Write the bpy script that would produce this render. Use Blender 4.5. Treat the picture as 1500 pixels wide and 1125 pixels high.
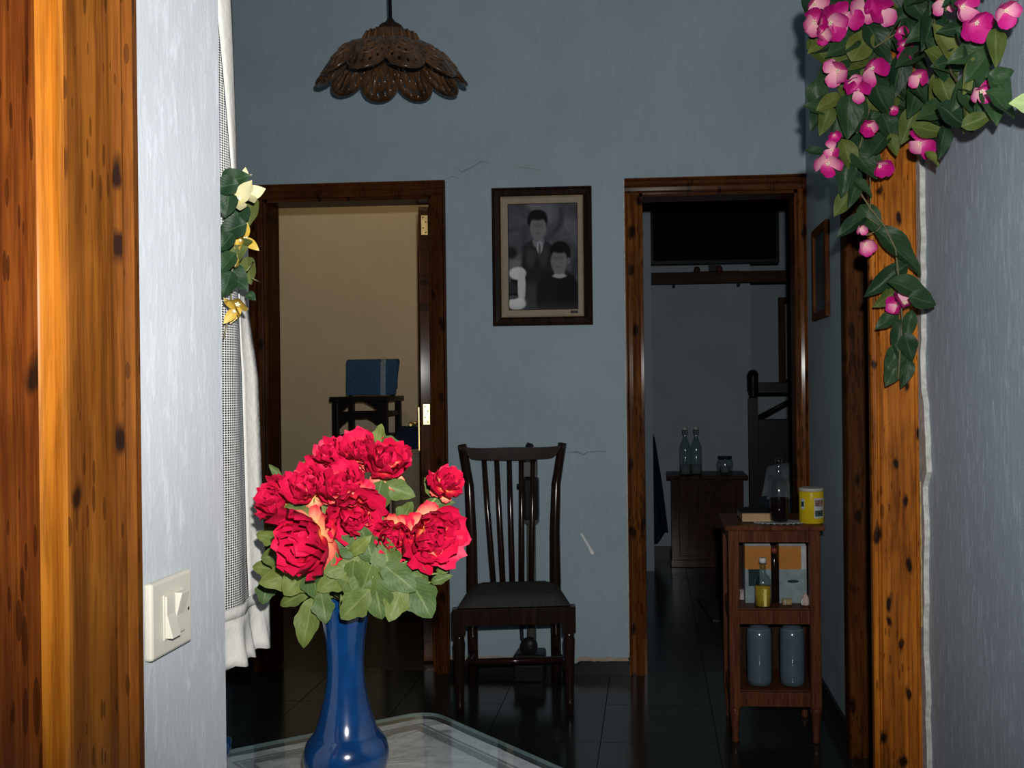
import bpy, bmesh, math, random
from mathutils import Vector, Matrix, Euler
from math import pi, sin, cos, radians as R
for o in list(bpy.data.objects): bpy.data.objects.remove(o, do_unlink=True)
SC = bpy.context.scene
COL = SC.collection
rnd = random.Random(7)

# ---------------------------------------------------------------- camera
F_PX, PU, PV = 1450.0, 850.0, 562.5
YAW, ROLL = math.atan(105/1450.0), R(0.65)
CAM = Vector((0, 0, 1.23))
FWD = Vector((-sin(YAW), cos(YAW), 0)); R0 = Vector((cos(YAW), sin(YAW), 0)); ZUP = Vector((0, 0, 1))
CR = R0*cos(ROLL) - ZUP*sin(ROLL); CU = ZUP*cos(ROLL) + R0*sin(ROLL)
cd = bpy.data.cameras.new('camera'); cam = bpy.data.objects.new('camera', cd); COL.objects.link(cam)
cd.sensor_fit = 'HORIZONTAL'; cd.sensor_width = 36; cd.lens = F_PX/1500*36; cd.shift_x = (750-PU)/1500; cd.clip_start = .05
M = Matrix((CR, CU, -FWD)).transposed().to_4x4(); M.translation = CAM; cam.matrix_world = M
SC.camera = cam
def ray(u, v): return FWD + CR*((u-PU)/F_PX) + CU*(-(v-PV)/F_PX)
def P(u, v, axis, val):
    d = ray(u, v); i = 'xyz'.index(axis); t = (val-CAM[i])/d[i]; return CAM + d*t
def S(Y): return F_PX/(Y*cos(YAW))          # rough pixels per metre at distance Y

# ---------------------------------------------------------------- light
w = bpy.data.worlds.new('world'); SC.world = w; w.use_nodes = True
w.node_tree.nodes['Background'].inputs[0].default_value = (.5, .65, .9, 1); w.node_tree.nodes['Background'].inputs[1].default_value = .05
SC.view_settings.view_transform = 'Standard'; SC.view_settings.look = 'None'; SC.view_settings.gamma = 1
SC.view_settings.use_curve_mapping = False; SC.view_settings.exposure = 0
def light(name, kind, loc, power, color=(1, 1, 1), aim=None, **k):
    l = bpy.data.lights.new(name, kind); l.energy = power; l.color = color
    for a, b in k.items(): setattr(l, a, b)
    o = bpy.data.objects.new(name, l); COL.objects.link(o); o.location = loc
    if aim: o.rotation_euler = (Vector(aim)-Vector(loc)).to_track_quat('-Z', 'Y').to_euler()
    return o
# the camera's flash unit, sitting on top of the camera body
light('camera_flash', 'SPOT', (.05, -.01, 1.36), 190, (1, .985, .96), aim=(-.2, 4, 1.80), spot_size=R(100), spot_blend=1.0, shadow_soft_size=.018)
# unseen warm light added to brighten the beige bedroom, over the door head
light('bedroom_added_light', 'POINT', (-1.55, 4.75, 2.6), 5.5, (1, .72, .40), shadow_soft_size=.06)

# ---------------------------------------------------------------- mesh helpers
class MB:
    def __init__(s): s.v = []; s.f = []; s.uv = None; s.smooth = set()
    def add(s, vs, fs, smooth=False):
        n = len(s.v); s.v += [Vector(a) for a in vs]
        for f in fs:
            if smooth: s.smooth.add(len(s.f))
            s.f.append([i+n for i in f])
        return s
    def box(s, x0, x1, y0, y1, z0, z1):
        return s.add([(x, y, z) for z in (z0, z1) for y in (y0, y1) for x in (x0, x1)],
              [(0, 2, 3, 1), (4, 5, 7, 6), (0, 1, 5, 4), (2, 6, 7, 3), (0, 4, 6, 2), (1, 3, 7, 5)])
    def obox(s, c, ax, ay, az, hx, hy, hz):
        c = Vector(c); vs = []
        for k in (-1, 1):
            for j in (-1, 1):
                for i in (-1, 1): vs.append(c+Vector(ax)*hx*i+Vector(ay)*hy*j+Vector(az)*hz*k)
        return s.add(vs, [(0, 2, 3, 1), (4, 5, 7, 6), (0, 1, 5, 4), (2, 6, 7, 3), (0, 4, 6, 2), (1, 3, 7, 5)])
    def lathe(s, c, prof, n=24, cap=True, axis='z'):
        c = Vector(c); vs = []; fs = []
        for r, z in prof:
            for i in range(n):
                a = 2*pi*i/n; p = Vector((r*cos(a), r*sin(a), z))
                if axis == 'x': p = Vector((p.z, p.x, p.y))
                if axis == 'y': p = Vector((p.x, -p.z, p.y))
                vs.append(c+p)
        for k in range(len(prof)-1):
            for i in range(n):
                j = (i+1) % n; fs.append((k*n+i, k*n+j, (k+1)*n+j, (k+1)*n+i))
        s.add(vs, fs, True)
        if cap:
            m = len(s.v)-len(vs); L = len(prof)-1
            if prof[0][0] > 1e-4: s.f.append([m+i for i in range(n)][::-1])
            if prof[-1][0] > 1e-4: s.f.append([m+L*n+i for i in range(n)])
        return s
    def tube(s, pts, rad, n=8, flat=1.0, cap=True):
        pts = [Vector(p) for p in pts]
        if not isinstance(rad, (list, tuple)): rad = [rad]*len(pts)
        vs = []; fs = []; up = None
        for k, p in enumerate(pts):
            t = (pts[min(k+1, len(pts)-1)]-pts[max(k-1, 0)]).normalized()
            if up is None: up = Vector((0, 0, 1)) if abs(t.z) < .9 else Vector((0, 1, 0))
            a = t.cross(up).normalized(); b = a.cross(t).normalized(); up = b
            for i in range(n):
                q = 2*pi*i/n; vs.append(p + a*cos(q)*rad[k] + b*sin(q)*rad[k]*flat)
        for k in range(len(pts)-1):
            for i in range(n):
                j = (i+1) % n; fs.append((k*n+i, k*n+j, (k+1)*n+j, (k+1)*n+i))
        m = len(s.v); s.add(vs, fs, True)
        if cap: s.f.append([m+i for i in range(n)][::-1]); s.f.append([m+(len(pts)-1)*n+i for i in range(n)])
        return s
    def prism(s, poly, a0, a1, plane='xy'):
        """polygon extruded along the remaining axis"""
        def mk(p, q, h): return {'xy': (p, q, h), 'xz': (p, h, q), 'yz': (h, p, q)}[plane]
        n = len(poly); vs = [mk(p, q, a0) for p, q in poly] + [mk(p, q, a1) for p, q in poly]
        fs = [list(range(n))[::-1], list(range(n, 2*n))] + [(i, (i+1) % n, n+(i+1) % n, n+i) for i in range(n)]
        return s.add(vs, fs)
    def grid(s, fn, nu, nv, smooth=True):
        vs = [fn(i/nu, j/nv) for j in range(nv+1) for i in range(nu+1)]
        fs = [(j*(nu+1)+i, j*(nu+1)+i+1, (j+1)*(nu+1)+i+1, (j+1)*(nu+1)+i) for j in range(nv) for i in range(nu)]
        if s.uv is None: s.uv = []
        s.uv += [(i/nu, j/nv) for j in range(nv+1) for i in range(nu+1)]
        return s.add(vs, fs, smooth)
    def mesh(s, name, off=Vector((0, 0, 0)), recalc=True):
        me = bpy.data.meshes.new(name); me.from_pydata([tuple(v-off) for v in s.v], [], s.f)
        for i, p in enumerate(me.polygons): p.use_smooth = i in s.smooth
        if s.uv and len(s.uv) == len(s.v):
            ul = me.uv_layers.new(name='UVMap')
            for l in me.loops: ul.data[l.index].uv = s.uv[l.vertex_index]
        if recalc:
            bm = bmesh.new(); bm.from_mesh(me); bmesh.ops.recalc_face_normals(bm, faces=bm.faces); bm.to_mesh(me); bm.free()
        me.update(); return me
ORG = {}
def setp(o, label=None, cat=None, group=None, kind=None):
    if label: o['label'] = label
    if cat: o['category'] = cat
    if group: o['group'] = group
    if kind: o['kind'] = kind
    return o
def thing(name, label, cat, loc, group=None, rz=0, kind=None):
    o = bpy.data.objects.new(name, None); COL.objects.link(o); o.location = loc; o.rotation_euler = (0, 0, rz); o.empty_display_size = .05
    ORG[o] = Vector(loc); return setp(o, label, cat, group, kind)
def obj(name, mb, mat, parent=None, local=False, bevel=0, solid=0, loc=None, label=None, recalc=True):
    off = Vector((0, 0, 0))
    if parent is not None and not local: off = ORG[parent]
    if parent is None:
        if loc is None:
            xs = [v.x for v in mb.v]; ys = [v.y for v in mb.v]
            loc = ((min(xs)+max(xs))/2, (min(ys)+max(ys))/2, min(v.z for v in mb.v))
        off = Vector(loc)
    me = mb.mesh(name, off, recalc); me.materials.append(mat)
    o = bpy.data.objects.new(name, me); COL.objects.link(o)
    if parent is not None: o.parent = parent; ORG[o] = ORG.get(parent, Vector())
    else: o.location = off; ORG[o] = off
    if solid:
        m = o.modifiers.new('solid', 'SOLIDIFY'); m.thickness = solid; m.offset = 0
    if bevel:
        m = o.modifiers.new('bevel', 'BEVEL'); m.width = bevel; m.segments = 2; m.limit_method = 'ANGLE'; m.angle_limit = R(40)
    if label: o['label'] = label
    return o
def inst(name, me, parent, mat_world, mat=None):
    o = bpy.data.objects.new(name, me); COL.objects.link(o)
    o.parent = parent; o.matrix_parent_inverse = Matrix.Identity(4)
    o.matrix_local = Matrix.Translation(-ORG[parent]) @ mat_world; ORG[o] = Vector((0, 0, 0))
    return o

# ---------------------------------------------------------------- materials
def newmat(name):
    m = bpy.data.materials.new(name); m.use_nodes = True; nt = m.node_tree
    return m, nt, nt.nodes['Principled BSDF'], nt.nodes, nt.links
def nd(nt, typ, **k):
    n = nt.nodes.new(typ)
    for a, b in k.items():
        if a.startswith('i_'):
            key = a[2:]; n.inputs[int(key) if key.isdigit() else key].default_value = b
        else: setattr(n, a, b)
    return n
def ramp(nt, fac, stops):
    n = nd(nt, 'ShaderNodeValToRGB'); e = n.color_ramp.elements
    e[0].position, e[0].color = stops[0][0], (*stops[0][1], 1); e[1].position, e[1].color = stops[-1][0], (*stops[-1][1], 1)
    for p, c in stops[1:-1]: q = e.new(p); q.color = (*c, 1)
    nt.links.new(fac, n.inputs[0]); return n.outputs[0]
def coords(nt, scale, kind='Object'):
    t = nd(nt, 'ShaderNodeTexCoord'); m = nd(nt, 'ShaderNodeMapping'); m.inputs['Scale'].default_value = scale
    nt.links.new(t.outputs[kind], m.inputs[0]); return m.outputs[0]
def noise(nt, vec, scale, detail=4, rough=.55, dist=0):
    n = nd(nt, 'ShaderNodeTexNoise', i_Scale=scale, i_Detail=detail, i_Roughness=rough, i_Distortion=dist); nt.links.new(vec, n.inputs['Vector']); return n.outputs[0]
def mix(nt, fac, a, b, mode='MIX'):
    n = nd(nt, 'ShaderNodeMix', data_type='RGBA', blend_type=mode)
    for i, x in ((0, fac), (6, a), (7, b)):
        if hasattr(x, 'links'): nt.links.new(x, n.inputs[i])
        elif isinstance(x, tuple): n.inputs[i].default_value = (*x, 1)
        else: n.inputs[i].default_value = x
    return n.outputs[2]
def bump(nt, b, h, strength=.3, dist=.01):
    n = nd(nt, 'ShaderNodeBump', i_Strength=strength, i_Distance=dist); nt.links.new(h, n.inputs['Height']); nt.links.new(n.outputs[0], b.inputs['Normal'])
def plain(name, col, rough=.5, metal=0, spec=None, var=.12, scale=30, coat=0, bmp=0):
    m, nt, b, N, L = newmat(name)
    if spec is None: spec = .5 if metal else .12
    v = coords(nt, (1, 1, 1)); n = noise(nt, v, scale)
    c = ramp(nt, n, [(.3, tuple(x*(1-var) for x in col)), (.7, tuple(min(1, x*(1+var)) for x in col))])
    L.new(c, b.inputs['Base Color']); b.inputs['Roughness'].default_value = rough; b.inputs['Metallic'].default_value = metal
    b.inputs['Specular IOR Level'].default_value = spec; b.inputs['Coat Weight'].default_value = coat; b.inputs['Coat Roughness'].default_value = .08
    if bmp: bump(nt, b, n, bmp, .004)
    return m
def plaster(name, col, streak=.5, bstr=.35):
    m, nt, b, N, L = newmat(name)
    v = coords(nt, (1, 1, .22)); n1 = noise(nt, v, 75, 7, .72, .5)
    v2 = coords(nt, (1, 1, 1)); n2 = noise(nt, v2, 3, 3); n3 = noise(nt, v2, 160, 3)
    c = ramp(nt, n2, [(.3, tuple(x*.93 for x in col)), (.7, tuple(min(1, x*1.05) for x in col))])
    s = ramp(nt, n1, [(.51, (0, 0, 0)), (.66, (streak*.5,)*3)])
    c = mix(nt, s, c, tuple(min(1, x*1.4+.05) for x in col))
    L.new(c, b.inputs['Base Color']); b.inputs['Roughness'].default_value = .7; b.inputs['Specular IOR Level'].default_value = .12
    a = nd(nt, 'ShaderNodeMath', operation='MULTIPLY_ADD', i_1=.5); L.new(n3, a.inputs[0]); L.new(n1, a.inputs[2])
    bump(nt, b, a.outputs[0], bstr, .006); return m
def wood(name, dark, mid, lite, grain=(1, 1, .05), scale=26, rough=.28, knots=.0, coat=.18, seed=0., knotscale=9, kp=(1, 0, .45)):
    m, nt, b, N, L = newmat(name)
    t = nd(nt, 'ShaderNodeTexCoord'); mp = nd(nt, 'ShaderNodeMapping'); L.new(t.outputs['Object'], mp.inputs[0])
    mp.inputs['Scale'].default_value = grain; mp.inputs['Location'].default_value = (seed, seed*.7, seed*1.3); v = mp.outputs[0]
    n1 = noise(nt, v, scale, 5, .6, 1.2); n2 = noise(nt, v, scale*6, 4, .7, .3)
    c = ramp(nt, n1, [(.28, dark), (.48, mid), (.72, lite)])
    f = ramp(nt, n2, [(.36, (.42, .36, .32)), (.56, (1, 1, 1))])
    c = mix(nt, .75, c, f, 'MULTIPLY')
    if knots:
        # flat coordinates in the board's own plane: across the board, along the board
        dp = nd(nt, 'ShaderNodeVectorMath', operation='DOT_PRODUCT'); dp.inputs[1].default_value = (kp[0], kp[1], 0); L.new(t.outputs['Object'], dp.inputs[0])
        sz_ = nd(nt, 'ShaderNodeSeparateXYZ'); L.new(t.outputs['Object'], sz_.inputs[0]); cb_ = nd(nt, 'ShaderNodeCombineXYZ'); L.new(dp.outputs['Value'], cb_.inputs[0]); L.new(sz_.outputs[2], cb_.inputs[1])
        mk = nd(nt, 'ShaderNodeMapping'); mk.inputs['Scale'].default_value = (1, kp[2], 1); mk.inputs['Location'].default_value = (seed*2, seed, 0); L.new(cb_.outputs[0], mk.inputs[0])
        nn = nd(nt, 'ShaderNodeTexNoise', i_Scale=26., i_Detail=2.); L.new(mk.outputs[0], nn.inputs['Vector'])
        mm = mix(nt, .03, mk.outputs[0], nn.outputs[1], 'ADD')
        vo = nd(nt, 'ShaderNodeTexVoronoi', voronoi_dimensions='2D', i_Scale=knotscale, i_Randomness=1.); L.new(mm, vo.inputs['Vector'])
        k = ramp(nt, vo.outputs[0], [(knots*.45, (1, 1, 1)), (knots, (0, 0, 0))])
        c = mix(nt, k, c, (.016, .006, .003))
        mf = nd(nt, 'ShaderNodeMapping'); mf.inputs['Scale'].default_value = (1, .2, 1); mf.inputs['Location'].default_value = (seed, seed*3, 0); L.new(cb_.outputs[0], mf.inputs[0])
        vf = nd(nt, 'ShaderNodeTexVoronoi', voronoi_dimensions='2D', i_Scale=70., i_Randomness=1.); L.new(mf.outputs[0], vf.inputs['Vector'])
        nf = noise(nt, mk.outputs[0], 9, 2); tf = nd(nt, 'ShaderNodeMath', operation='MULTIPLY_ADD', i_1=1.3, i_2=-.56); L.new(nf, tf.inputs[0])
        lt_ = nd(nt, 'ShaderNodeMath', operation='LESS_THAN'); L.new(vf.outputs[0], lt_.inputs[0]); L.new(tf.outputs[0], lt_.inputs[1])
        fm = nd(nt, 'ShaderNodeMath', operation='MULTIPLY', i_1=.65); L.new(lt_.outputs[0], fm.inputs[0]); c = mix(nt, fm.outputs[0], c, tuple(x*.45 for x in dark))
        bn = noise(nt, mk.outputs[0], 11, 3, .6, .8); c = mix(nt, .55, c, ramp(nt, bn, [(.32, (.55, .5, .45)), (.62, (1.15, 1.12, 1.1))]), 'MULTIPLY')
    L.new(c, b.inputs['Base Color']); b.inputs['Roughness'].default_value = max(rough, .5); b.inputs['Specular IOR Level'].default_value = .05; b.inputs['Coat Weight'].default_value = coat; b.inputs['Coat Roughness'].default_value = .13
    bump(nt, b, n2, .25, .002); return m
def thin_glass(name, col=(1, 1, 1), ior=1.5, gl=1.0, rough=.03):
    m, nt, b, N, L = newmat(name); N.remove(b); out = N['Material Output']
    t = nd(nt, 'ShaderNodeBsdfTransparent'); t.inputs[0].default_value = (*col, 1)
    g = nd(nt, 'ShaderNodeBsdfGlossy', i_Roughness=rough); g.inputs[0].default_value = (gl, gl, gl, 1)
    lw = nd(nt, 'ShaderNodeLayerWeight', i_Blend=.5); pw = nd(nt, 'ShaderNodeMath', operation='POWER', i_1=4.); L.new(lw.outputs['Facing'], pw.inputs[0])
    fr = nd(nt, 'ShaderNodeMath', operation='MULTIPLY_ADD', i_1=.75, i_2=.045); L.new(pw.outputs[0], fr.inputs[0]); mx = nd(nt, 'ShaderNodeMixShader')
    L.new(fr.outputs[0], mx.inputs[0]); L.new(t.outputs[0], mx.inputs[1]); L.new(g.outputs[0], mx.inputs[2]); L.new(mx.outputs[0], out.inputs[0]); return m
def leafmat(name, dark, lite, rib, rough=.45, back=None):
    m, nt, b, N, L = newmat(name)
    oi = nd(nt, 'ShaderNodeObjectInfo'); c = ramp(nt, oi.outputs['Random'], [(0, dark), (1, lite)])
    uv = nd(nt, 'ShaderNodeTexCoord'); sp = nd(nt, 'ShaderNodeSeparateXYZ'); L.new(uv.outputs['UV'], sp.inputs[0])
    a = nd(nt, 'ShaderNodeMath', operation='SUBTRACT', i_1=.5); L.new(sp.outputs[0], a.inputs[0])
    a2 = nd(nt, 'ShaderNodeMath', operation='ABSOLUTE'); L.new(a.outputs[0], a2.inputs[0])
    k = ramp(nt, a2.outputs[0], [(.012, (.7,)*3), (.045, (0,)*3)])
    n = noise(nt, coords(nt, (1, 1, 1), 'UV'), 6, 4); c = mix(nt, .5, c, ramp(nt, n, [(.3, (.6, .6, .6)), (.7, (1.25, 1.2, 1))]), 'MULTIPLY')
    # side veins
    a3 = nd(nt, 'ShaderNodeMath', operation='MULTIPLY_ADD', i_1=-.9); L.new(a2.outputs[0], a3.inputs[0]); L.new(sp.outputs[1], a3.inputs[2])
    w = nd(nt, 'ShaderNodeMath', operation='SINE'); a4 = nd(nt, 'ShaderNodeMath', operation='MULTIPLY', i_1=44.); L.new(a3.outputs[0], a4.inputs[0]); L.new(a4.outputs[0], w.inputs[0])
    k2 = ramp(nt, w.outputs[0], [(.9, (0,)*3), (1, (.3,)*3)]); c = mix(nt, k2, c, rib)
    c = mix(nt, k, c, rib)
    if back:
        g = nd(nt, 'ShaderNodeNewGeometry'); c = mix(nt, g.outputs['Backfacing'], c, back)
    L.new(c, b.inputs['Base Color']); b.inputs['Roughness'].default_value = rough+.1; b.inputs['Specular IOR Level'].default_value = .16
    bump(nt, b, w.outputs[0], .06, .003); return m
def petalmat(name, stops, rough=.55):
    m, nt, b, N, L = newmat(name)
    uv = nd(nt, 'ShaderNodeTexCoord'); sp = nd(nt, 'ShaderNodeSeparateXYZ'); L.new(uv.outputs['UV'], sp.inputs[0])
    n = noise(nt, coords(nt, (1, 1, 1), 'UV'), 3.5, 3); oi = nd(nt, 'ShaderNodeObjectInfo')
    a = nd(nt, 'ShaderNodeMath', operation='MULTIPLY_ADD', i_1=.35); L.new(n, a.inputs[0]); L.new(sp.outputs[1], a.inputs[2])
    a2 = nd(nt, 'ShaderNodeMath', operation='MULTIPLY_ADD', i_1=.28); L.new(oi.outputs['Random'], a2.inputs[0]); L.new(a.outputs[0], a2.inputs[2])
    a3 = nd(nt, 'ShaderNodeMath', operation='SUBTRACT', i_1=.3); L.new(a2.outputs[0], a3.inputs[0])
    L.new(ramp(nt, a3.outputs[0], stops), b.inputs['Base Color']); b.inputs['Roughness'].default_value = rough; b.inputs['Specular IOR Level'].default_value = .25
    return m

BLUE = plaster('wall_blue_plaster', (.355, .452, .512), .35, .16)
BLUENEAR = plaster('wall_pale_plaster', (.475, .51, .545), .8, .13)
BLUERIGHT = plaster('wall_blue_trowelled_plaster', (.40, .475, .555), 1.5, .2)
BEIGE = plaster('wall_beige_plaster', (.60, .49, .335), .15, .12)
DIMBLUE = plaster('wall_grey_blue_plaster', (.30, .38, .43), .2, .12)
CEIL = plaster('ceiling_plaster', (.6, .62, .64), .2, .1)
RAW = plain('raw_plaster', (.50, .50, .47), .8, var=.25, scale=60, bmp=.5)
PINE = wood('varnished_pine', (.05, .015, .004), (.135, .042, .008), (.24, .085, .014), coat=.07, knots=.16, seed=1.3, knotscale=10)
PINEL = wood('varnished_pine_warm', (.14, .040, .006), (.36, .112, .012), (.56, .20, .02), knots=.13, seed=4.3, scale=20, rough=.22, knotscale=13)
PINEN = wood('varnished_pine_dimmed', (.085, .026, .005), (.17, .056, .008), (.27, .098, .012), knots=.10, seed=4.9, scale=20, rough=.25, knotscale=11, kp=(0, 1, .45))  # same pine as the nib casing, its colour darkened for weaker flash here
PINER = wood('varnished_pine_red', (.055, .011, .003), (.15, .036, .006), (.27, .080, .010), knots=.10, seed=9.1, scale=34, rough=.25, knotscale=10, kp=(0, 1, .45))
PINEB = wood('varnished_pine_lit', (.20, .058, .006), (.33, .108, .009), (.44, .165, .014), knots=0, seed=2.1, scale=16, rough=.2, coat=.7)  # lighter copy of the pine: flash brightness on the bevel put into colour
PINED = wood('varnished_pine_dark', (.032, .010, .003), (.085, .027, .006), (.15, .050, .010), knots=.13, seed=6.6, coat=.07)
PINEDH = wood('varnished_pine_dark_across', (.032, .010, .003), (.085, .027, .006), (.15, .050, .010), grain=(.05, 1, 1), knots=.1, seed=3.6)
CHAIRW = wood('dark_chair_wood', (.010, .005, .004), (.022, .010, .007), (.04, .017, .010), rough=.22, coat=.6)
CABW = wood('reddish_cabinet_wood', (.05, .016, .009), (.11, .035, .017), (.17, .06, .026), scale=40, rough=.3)
DARKW = wood('dark_brown_furniture_wood', (.018, .010, .006), (.04, .02, .011), (.07, .034, .018), rough=.4)
DARKWH = wood('dark_brown_wood_across', (.018, .010, .006), (.04, .02, .011), (.07, .034, .018), grain=(.05, 1, 1), rough=.4)
BLACK = plain('black_plastic', (.012, .012, .013), .35)
BASEB = plain('black_baseboard_tile', (.012, .014, .015), .3)
BRASS = plain('brass', (.72, .50, .20), .28, metal=.85, var=.2)
STEEL = plain('steel', (.55, .55, .56), .3, metal=.9)
IVORY = plain('ivory_switch_plastic', (.56, .54, .46), .35, var=.03)
def floor_mat(name, a, b2, rough):
    m, nt, b, N, L = newmat(name)
    v = coords(nt, (1, 1, 1)); n = noise(nt, v, 160, 3, .6); n2 = noise(nt, v, 5, 2)
    c = ramp(nt, n, [(.4, a), (.66, b2)]); c = mix(nt, .5, c, ramp(nt, n2, [(.3, (.6,)*3), (.7, (1.2,)*3)]), 'MULTIPLY')
    L.new(c, b.inputs['Base Color']); b.inputs['Roughness'].default_value = rough; b.inputs['Specular IOR Level'].default_value = .5
    return m
TILE = floor_mat('dark_green_terrazzo', (.006, .008, .007), (.035, .042, .036), .16)
TILE2 = floor_mat('near_black_terrazzo', (.004, .005, .006), (.012, .014, .015), .2)
GROUT = plain('dark_grout', (.012, .012, .011), .8)
BROWNFL = floor_mat('brown_terrazzo', (.03, .02, .012), (.08, .055, .035), .3)

# ================================================================ STRUCTURE
YB = 4.19; XR = .65; XNR = P(1356, 700, 'y', 2.5).x; XNL = -.5; YNE = P(326, 600, 'x', -.5).y; CZ = 3.3; XHL = -2.4
def struct(name, mb, mat, parent=None, **k):
    o = obj(name, mb, mat, parent, loc=(0, 0, 0) if parent is None else None, **k)
    if parent is None: o['kind'] = 'structure'
    return o
fl = struct('floor', MB().box(XHL, 1.9, -1.6, 7.8, -.1, -.004), GROUT)
def tiles(x0, x1, y0, y1, sx, sy, size, mat):
    me = MB().box(-size/2+.0015, size/2-.0015, -size/2+.0015, size/2-.0015, -.01, 0).mesh('tile'); me.materials.append(mat)
    i = math.floor((x0-sx)/size)
    while sx+i*size < x1:
        j = math.floor((y0-sy)/size)
        while sy+j*size < y1:
            a0, a1 = max(x0, sx+i*size), min(x1, sx+(i+1)*size); b0, b1 = max(y0, sy+j*size), min(y1, sy+(j+1)*size)
            if a1-a0 > .02 and b1-b0 > .02:
                full = a1-a0 > size-1e-4 and b1-b0 > size-1e-4
                if full: m2 = me
                else:
                    m2 = MB().box(-(a1-a0)/2+.0015, (a1-a0)/2-.0015, -(b1-b0)/2+.0015, (b1-b0)/2-.0015, -.01, 0).mesh('tile'); m2.materials.append(mat)
                o = bpy.data.objects.new('tile', m2); COL.objects.link(o); o.parent = fl
                o.location = ((a0+a1)/2, (b0+b1)/2, 0); o.rotation_euler = (rnd.uniform(-.0012, .0012), rnd.uniform(-.0012, .0012), 0)
            j += 1
        i += 1
tiles(XHL, .75, 2.4, YB+.06, -.19, YB, .4, TILE)
tiles(-.30, 1.9, YB+.06, 7.75, -.19, YB+.06, .4, TILE2)
fb = obj('bedroom_floor', MB().box(XHL, -.30, YB+.02, 7, -.01, 0), BROWNFL, fl)
fn = obj('near_floor', MB().box(XHL, XNR+.1, -1.6, 2.4, -.01, 0), TILE, fl)
struct('ceiling', MB().box(XHL-.1, 1.9, -1.6, 7.8, CZ, CZ+.1), CEIL)

# back wall with its two doorways (pixel edges -> wall plane)
def bw(u, v): p = P(u, v, 'y', YB); return p.x, p.z
TH = .14
dL = dict(xl=bw(390, 600)[0], xr=bw(635, 600)[0], zt=bw(510, 290)[1])
dR = dict(xl=bw(940, 600)[0], xr=bw(1171, 600)[0], zt=bw(1050, 281)[1])
CW = .062
wb = MB()
for x0, x1, z0, z1 in ((XHL, dL['xl'], 0, CZ), (dL['xl'], dL['xr'], dL['zt'], CZ), (dL['xr'], dR['xl'], 0, CZ), (dR['xl'], dR['xr'], dR['zt'], CZ), (dR['xr'], 1.9, 0, CZ)):
    wb.box(x0, x1, YB, YB+TH, z0, z1)
WB = struct('wall_back', wb, BLUE)
# hall right wall with side doorway
wr = MB()
YJ = 3.30
wr.box(XR, XR+.11, YJ, YB, 0, CZ); wr.box(XR, XR+.11, 2.56, YJ, 2.12, CZ)
struct('wall_right', wr, BLUE)
# nib wall carrying the wide casing, then the near right wall
struct('wall_right_nib', MB().box(.566, XNR+.1, 2.53, 2.56, 0, CZ), BLUE)
struct('wall_right_near', MB().box(XNR, XNR+.1, -1.6, 2.53, 0, CZ), BLUERIGHT)
struct('wall_left_near', MB().box(XNL-.12, XNL, -1.6, YNE, 0, CZ), BLUENEAR)
struct('wall_left_return', MB().box(XHL, XNL-.12, YNE-.12, YNE, 0, CZ), BLUE)
struct('wall_left', MB().box(XHL-.1, XHL, YNE-.12, 7.0, 0, CZ), BLUE)
struct('wall_behind', MB().box(XNL-.12, XNR+.1, -1.7, -1.6, 0, CZ), BLUE)
# side room past the right doorway
struct('wall_side_room', MB().box(1.8, 1.9, 2.3, 4.19, 0, CZ), BLUE)
struct('wall_side_room_near', MB().box(XNR+.1, 1.8, 2.44, 2.54, 0, CZ), BLUE)
# beige bedroom behind the left doorway
YLF = 5.75
struct('wall_bedroom_far', MB().box(XHL, -.38, YLF, YLF+.1, 0, CZ), BEIGE)
struct('wall_bedroom_side', MB().box(-.38, -.28, YB+TH, 7.75, 0, CZ), BEIGE)
# grey blue bedroom behind the right doorway
YRF = 7.0
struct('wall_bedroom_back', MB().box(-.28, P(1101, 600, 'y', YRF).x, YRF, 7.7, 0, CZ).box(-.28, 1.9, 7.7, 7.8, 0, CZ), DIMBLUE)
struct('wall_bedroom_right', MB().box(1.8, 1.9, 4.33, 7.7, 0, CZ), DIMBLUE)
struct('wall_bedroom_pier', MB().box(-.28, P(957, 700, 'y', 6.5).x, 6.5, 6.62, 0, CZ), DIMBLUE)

# baseboards
bb = MB(); xa, xb = dL['xr']+CW, dR['xl']-CW
n = 40; pts = []
for i in range(n+1):
    x = xa+(xb-xa)*i/n; pts.append((x, .055+rnd.uniform(-.003, .003)-(.010 if .62 < i/n < .72 else 0)))
bb.prism([(xa, 0)]+[(x, z) for x, z in pts]+[(xb, 0)], YB-.014, YB, 'xz')
struct('baseboard_back', bb, BASEB)
struct('baseboard_back_left', MB().box(XHL, dL['xl']-CW, YB-.014, YB, 0, .06), BASEB)
struct('baseboard_right', MB().box(XR-.012, XR, YJ+.04, YB-.014, 0, .075), BASEB)
struct('baseboard_bedroom', MB().box(-.28, P(1101, 600, 'y', YRF).x, YRF-.015, YRF, 0, .08), BASEB)
# strip of bare plaster left above the baseboard
struct('trim_5', MB().prism([(xa, .056)]+[(x, z+.012+rnd.uniform(0, .006)) for x, z in pts]+[(xb, .056)], YB-.003, YB+.001, 'xz'), plain('bare_tan_plaster', (.42, .34, .27), .85, var=.2))

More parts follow.
